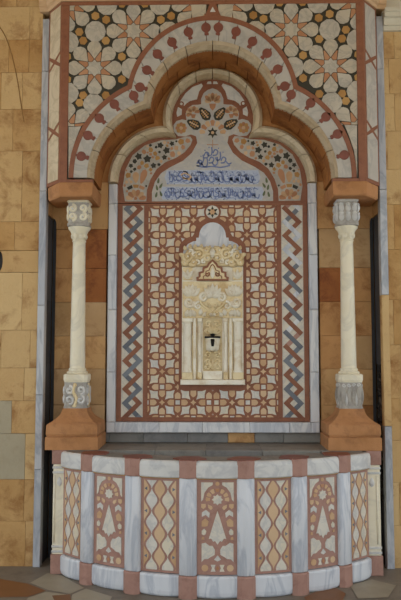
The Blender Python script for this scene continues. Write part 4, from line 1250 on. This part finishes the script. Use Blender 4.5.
mb.tube([(0, PZ(334.0, YS), ys_ - 0.03), (0, PZ(338.5, YS), ys_ - 0.05), (0, PZ(340, YS), ys_ - 0.08), (0, PZ(344, YS), ys_ - 0.088), (0, PZ(346.5, YS), ys_ - 0.088)], [0.012, 0.014, 0.016, 0.013, 0.009], 'iron', 10)
mb.ball(0, PZ(335, YS), ys_ - 0.03, 0.02, 0.012, 0.02, 'iron')
mb.build('tap', ste)['label'] = 'dark iron tap'

# =================================================================== BASIN
XB0 = 0.030
RB = 1.53
YC = -0.48 + RB
DEG = math.radians(14.4)
def bend(off):
    def mp(x, z, d):
        a = off + x / RB; r = RB - d
        return (XB0 + r * math.sin(a), YC - r * math.cos(a), z)
    return mp
basin = thing('fountain_basin', 'curved marble fountain basin with inlaid panels, pilasters and red blocks', 'basin', (XB0, 0.0, 0.0))
ZR0, ZR1 = 0.763, 0.875
ZP0, ZP1 = 0.147, 0.755
HW = 0.134
def arcpoly(hw, n): return [(-hw + 2 * hw * i / n) for i in range(n + 1)]
def slab(mb, off, hw, d0, d1, bulge, levels, mat, n=12, top=None):
    """curved slab: front at depth d0 (bulging outwards), back d1; levels (z, inset of the front)"""
    mp = bend(off); S = arcpoly(hw, n); vs = []; fs = []; w = n + 1
    for z, ins in levels:
        for x in S: vs.append(mp(x * (1 - ins / hw), z, d0 + ins - bulge * (1 - (x / hw) ** 2)))
        for x in S: vs.append(mp(x, z, d1))
    m_ = 2 * w
    for k in range(len(levels) - 1):
        o, p = k * m_, (k + 1) * m_
        for i in range(n):
            fs.append([o + i, o + i + 1, p + i + 1, p + i]); fs.append([o + w + i, p + w + i, p + w + i + 1, o + w + i + 1])
        fs.append([o, p, p + w, o + w]); fs.append([o + n, o + w + n, p + w + n, p + n])
    e = (len(levels) - 1) * m_
    for i in range(n):
        fs.append([i, w + i, w + i + 1, i + 1])
        if not top: fs.append([e + i, e + i + 1, e + w + i + 1, e + w + i])
    mb.add(vs, fs, mat)
    if top:
        mb.add(vs[e:], [[i, i + 1, w + i + 1, w + i] for i in range(n)], top)
def ogee_panel(mb, mp, hw, z0, z1):
    W = hw * 2; px = 0.1455
    x0, x1 = -hw + 0.022, hw - 0.022
    w = x1 - x0; H = z1 - z0
    zt = z1 - 0.012; zb = z0 + 0.012
    def og(cx, cz, a, h, mat, dd=-0.0035):
        pts = []
        for i in range(13):
            t = -1 + 2 * i / 12; pts.append((cx + a * (0.5 + 0.5 * math.cos(PI * t)) ** 0.9 + 0.001, cz + h * t))
        pts += [(2 * cx - x, z) for x, z in reversed(pts)]
        pts = clip(clip(clip(clip(pts, 1, 0, x1), -1, 0, -x0), 0, 1, zt), 0, -1, -zb)
        if len(pts) >= 3: mb.prism(pts, dd, 0.0, mat, 0.0006, mp)
    per = px; top = zt + 0.03
    cols = [(x0 + w * 0.0, 1, 'ochre_stone'), (x0 + w * 0.25, 0, 'piece_white'), (x0 + w * 0.5, 1, 'ochre_stone'), (x0 + w * 0.75, 0, 'piece_white'), (x0 + w, 1, 'ochre_stone')]
    for cx, ph, mt in cols:
        for k in range(-1, 6):
            cz = zt - 0.055 - k * per + (0 if ph else per / 2)
            og(cx, cz, w * 0.195 * (0.88 if mt == 'piece_white' else 0.82), per * 0.49, mt)
            if cx in (cols[0][0], cols[4][0]) and zb + 0.03 < cz < zt - 0.02:
                sg = 1 if cx < 0 else -1
                mb.prism([(cx + sg * 0.004, cz), (cx + sg * 0.024, cz + 0.012), (cx + sg * 0.024, cz - 0.012)], -0.0045, 0.0, 'grey_slate', 0.0, mp)
def tree_panel(mb, mp, hw, z0, z1):
    k = (z1 - z0) / 95.0; kx = (hw - 0.0) / 20.2
    def put(pts, mat, two=False, dd=-0.0035):
        for s in ((1, -1) if two else (1,)):
            q = [(s * x * kx, z1 - y * k) for x, y in pts]
            mb.prism(q, dd, 0.0, mat, 0.0006, mp)
    put([(-16, 2.4), (-4.6, 2.4), (-4.6, 5), (-9, 7.6), (-12.8, 13), (-14.2, 20), (-16, 22)], 'piece_white', True)
    put(regular(0, 3.8, 2.1, 12), 'ochre_stone')
    for a in (-150, -120, -60, -30, -178, -2):
        put([pol(0, 20, 7.4, a - 10), pol(0, 20, 11.4, a - 11), pol(0, 20, 11.8, a), pol(0, 20, 11.4, a + 11), pol(0, 20, 7.4, a + 10)], 'ochre_stone')
    put([pol(0, 20, 8, -100), pol(0, 20, 11.4, -101), pol(0, 20, 11.4, -79), pol(0, 20, 8, -80)], 'pink_stone')
    put(star(0, 20, 5.6, 4.0, 8, 0), 'piece_white')
    put([(-16, 24.5), (-11.5, 24.5), (-11.5, 27.6), (-14, 29.6), (-16, 28)], 'ochre_stone', True)
    put([(-9.5, 25), (-5.6, 26.5), (-4.6, 28.5), (-6.4, 30.6), (-9, 28.4)], 'ochre_stone', True)
    put([(-15.4, 37.5), (-15.4, 33), (-11.4, 30.4), (-7.6, 33.4), (-8.2, 38.4), (-11.6, 35.4)], 'piece_white', True)
    put([(-15.6, 47.2), (-15.6, 42), (-12, 39), (-8.6, 42), (-9.8, 46.8), (-12.4, 47.4)], 'ochre_stone', True)
    put([(-15.6, 55), (-15.6, 51.6), (-13, 49.4), (-11, 52), (-11.6, 55), (-13.4, 56)], 'piece_white', True)
    put([(-15.8, 60.4), (-15.4, 57.6), (-13.2, 58), (-12.8, 60.6)], 'ochre_stone', True)
    put([(0, 31.5), (2.5, 39), (5.4, 49), (8.6, 59.6), (6.2, 59.2), (4.2, 62.6), (2.4, 61.6), (0, 65.4), (-2.4, 61.6), (-4.2, 62.6), (-6.2, 59.2), (-8.6, 59.6), (-5.4, 49), (-2.5, 39)], 'piece_white')
    put([(-15.6, 64.6), (-12, 63.6), (-8, 66.6), (-5, 66.6), (-2.6, 70.6), (-2.8, 75.6), (-6.4, 77.6), (-9.4, 79.8), (-13, 80), (-15.6, 83)], 'piece_white', True)
    put([(0, 76), (3.4, 80.4), (0, 82.2), (-3.4, 80.4)], 'piece_white')
    put(regular(-12.4, 89, 3.4, 10), 'ochre_stone', True)
    put([(-6.8, 85.6), (-2, 85.6), (-3.2, 89), (-2, 92.4), (-6.8, 92.4), (-5.4, 89)], 'piece_white', True)
    put([(0, 86.6), (1.6, 89), (0, 91.4), (-1.6, 89)], 'pink_stone', False)
for i in range(-3, 4):
    off = i * DEG if abs(i) < 3 else math.copysign(math.radians(42.35), i)
    hw = HW if abs(i) < 3 else 0.113
    if i > 0: off *= 0.962; hw *= 0.955
    mp = bend(off)
    mb = MB(); slab(mb, off, hw, 0.0, 0.06, 0.0, [(ZP0, 0), (ZP1, 0)], 'rose_marble', 10); fp = mb.build('front_panel', basin)
    mb = MB()
    (tree_panel if i % 2 == 0 else ogee_panel)(mb, mp, hw, ZP0 + 0.004, ZP1 - 0.004)
    mb.build('inlay', fp)
    mb = MB(); slab(mb, off, hw + 0.006, -0.022, 0.20, 0.012, [(ZR0, 0.006), (ZR0 + 0.008, 0.0), (ZR1 - 0.03, 0), (ZR1 - 0.012, 0.003), (ZR1 - 0.003, 0.010), (ZR1, 0.02)], 'white_marble', 14, 'ledge_stone')
    mb.build('rim_slab', basin)
    mb = MB(); slab(mb, off, hw + 0.004, -0.012, 0.06, 0.0, [(ZP1 + 0.0005, 0.0), (ZR0 - 0.0005, 0.0)], 'orange_stone', 10); mb.build('fillet', basin)
    mb = MB(); slab(mb, off, hw + 0.004, -0.016, 0.06, 0.014, [(0.004, 0.012), (0.016, 0.004), (0.04, 0.0), (0.127, 0.0), (0.138, 0.006), (0.142, 0.016)], 'blue_marble', 14)
    mb.build('plinth_slab', basin)
pw = 0.0575
for i in range(-3, 3):
    off = (i + 0.5) * DEG * (0.962 if i >= 0 else 1.0)
    mp = bend(off)
    n = 14
    front = []
    for q in range(n + 1):
        x = -pw + 2 * pw * q / n
        front.append((x, -0.012 - 0.020 * math.sqrt(max(0, 1 - (x / pw) ** 2)) + 0.004 * math.exp(-((abs(x) - 0.022) / 0.007) ** 2)))
    plan = [mp(x, 0, d)[:2] for x, d in front] + [mp(pw, 0, 0.06)[:2], mp(-pw, 0, 0.06)[:2]]
    mb = MB(); mb.vprism(plan, [(0.142, 0.004), (0.147, 0.0), (0.755, 0), (0.762, 0.004)], 'blue_marble', True); mb.build('pilaster', basin)
    def vp(pts, lv, mat, nm):
        mb = MB(); mb.vprism([mp(x, 0, d)[:2] for x, d in pts], lv, mat); return mb
    cap = [(-0.057, -0.022), (0.0, -0.046), (0.057, -0.022), (0.057, 0.06), (-0.057, 0.06)]
    mb = vp(cap, [(0.7625, 0.003), (0.767, 0), (0.877, 0), (0.881, 0.003)], 'rose_marble', 'cap')
    fl_ = [(-0.05, -0.026), (0.0, -0.045), (0.05, -0.026), (0.12, 0.055), (0.06, 0.15), (0.0, 0.165), (-0.06, 0.15), (-0.12, 0.055)]
    cb = mb.build('cap_block', basin)
    mb = MB(); mb.vprism([mp(x, 0, d)[:2] for x, d in fl_], [(0.8755, 0.0), (0.882, 0.002)], 'knob_red')
    mb.build('cap_flare', cb)['label'] = 'dark red flared top'
    ft = [(-0.060, -0.018), (-0.034, -0.040), (0.0, -0.047), (0.034, -0.040), (0.060, -0.018), (0.060, 0.06), (-0.060, 0.06)]
    vp(ft, [(0.0, 0.0), (0.132, 0.0), (0.141, 0.006)], 'rose_marble', 'foot').build('foot_block', basin)
# end piers against the wall
for s in (-1, 1):
    xa, xb = (-1.20 + XB0, -1.085 + XB0) if s < 0 else (1.185 + XB0, 1.045 + XB0)
    y0 = 0.0
    def bx(a, b, c, z0, z1, mat, bev=0.004):
        mb = MB(); mb.box(a, b, c, 0.395, z0, z1, mat, bev); return mb
    bx(xa, xb, y0, 0.0, 0.138, 'rose_marble').build('foot_block', basin)
    bx(xa, xb, y0, 0.778, 0.8795, 'rose_marble').build('cap_block', basin)
    mb = bx(xa + s * -0.010, xb + s * 0.006, y0 + 0.004, 0.1385, 0.7775, 'shaft_marble')
    xm = (xa + xb) / 2
    for dx in (-0.036, 0.036):
        mb.tube([(xm + dx, 0.22, y0 + 0.006), (xm + dx, 0.46, y0 + 0.006), (xm + dx, 0.70, y0 + 0.006)], 0.008, 'shaft_marble', 8)
    for zz in (0.16, 0.195, 0.72, 0.755):
        mb.box(min(xa, xb) + 0.006, max(xa, xb) - 0.006, y0 - 0.002, y0 + 0.006, zz - 0.008, zz + 0.008, 'white_marble', 0.003)
    mb.leaf(xm, 0.62, y0 + 0.004, 0.07, 0.02, PI / 2, 'white_marble', h=0.012)
    mb.build('end_pier', basin)
# inside of the bowl
mb = MB()
aa = math.radians(46.6)
n = 40
ri_, ro_ = RB - 0.205, RB - 0.06
ring_i = [(XB0 + ri_ * math.sin(-aa + 2 * aa * q / n), YC - ri_ * math.cos(-aa + 2 * aa * q / n)) for q in range(n + 1)]
ring_o = [(XB0 + ro_ * math.sin(-aa + 2 * aa * q / n), YC - ro_ * math.cos(-aa + 2 * aa * q / n)) for q in range(n + 1)]
vs = [(x, y, z) for z in (0.3, 0.761) for x, y in ring_i] + [(x, y, z) for z in (0.3, 0.761) for x, y in ring_o]
w = n + 1; fs = []
for i in range(n):
    fs += [[i, i + 1, w + i + 1, w + i], [2 * w + i, 3 * w + i, 3 * w + i + 1, 2 * w + i + 1], [w + i, w + i + 1, 3 * w + i + 1, 3 * w + i]]
mb.add(vs, fs, 'ledge_stone')
fl2 = [p for p in ring_i] ; nn = len(fl2)
mb.add([(x, y, 0.3) for x, y in fl2], [list(range(nn))], 'ledge_stone')
mb.build('bowl_lining', basin)
# stone ledge between basin and panel
mb = MB()
lx = 1.083
rows_y = [(0.0, YB - 0.004)]
xs = [-lx + XB0, -0.8, -0.42, -0.05, 0.36, 0.78, lx + XB0]
for i in range(6):
    mb.box(xs[i] + 0.001, xs[i + 1] - 0.001, 0.0, YR - 0.001, ZL - 0.115, ZL - 0.0005, 'ledge_stone', 0.004)
mb.box(xs[0], xs[-1], 0.02, YR - 0.001, 0.0, ZL - 0.116, 'ledge_stone')
xs2 = [XJ + 0.01, -0.4, 0.1, 0.5, -XJ - 0.01]
for i in range(4): mb.box(xs2[i] + 0.001, xs2[i + 1] - 0.001, YR, YB - 0.004, ZL - 0.115, ZL - 0.0005, 'ledge_stone')
mb.build('ledge', basin)

# =================================================================== LIGHT
w = bpy.data.worlds.new('World'); bpy.context.scene.world = w; w.use_nodes = True
bg = w.node_tree.nodes['Background']
bg.inputs['Color'].default_value = (0.80, 0.90, 1.0, 1); bg.inputs['Strength'].default_value = 1.9
sl = bpy.data.lights.new('sun', 'SUN'); sl.energy = 4.0; sl.color = (1.0, 0.86, 0.66); sl.angle = 0.01
so = bpy.data.objects.new('sun', sl); C.objects.link(so); so.rotation_euler = (math.radians(-35), 0, math.radians(12)); so.location = (0, 3, 9)
sc = bpy.context.scene
sc.view_settings.view_transform = 'Standard'; sc.view_settings.look = 'None'; sc.view_settings.gamma = 1.0
sc.view_settings.use_curve_mapping = False
sc.view_settings.exposure = -0.3
sc.cycles.use_denoising = True
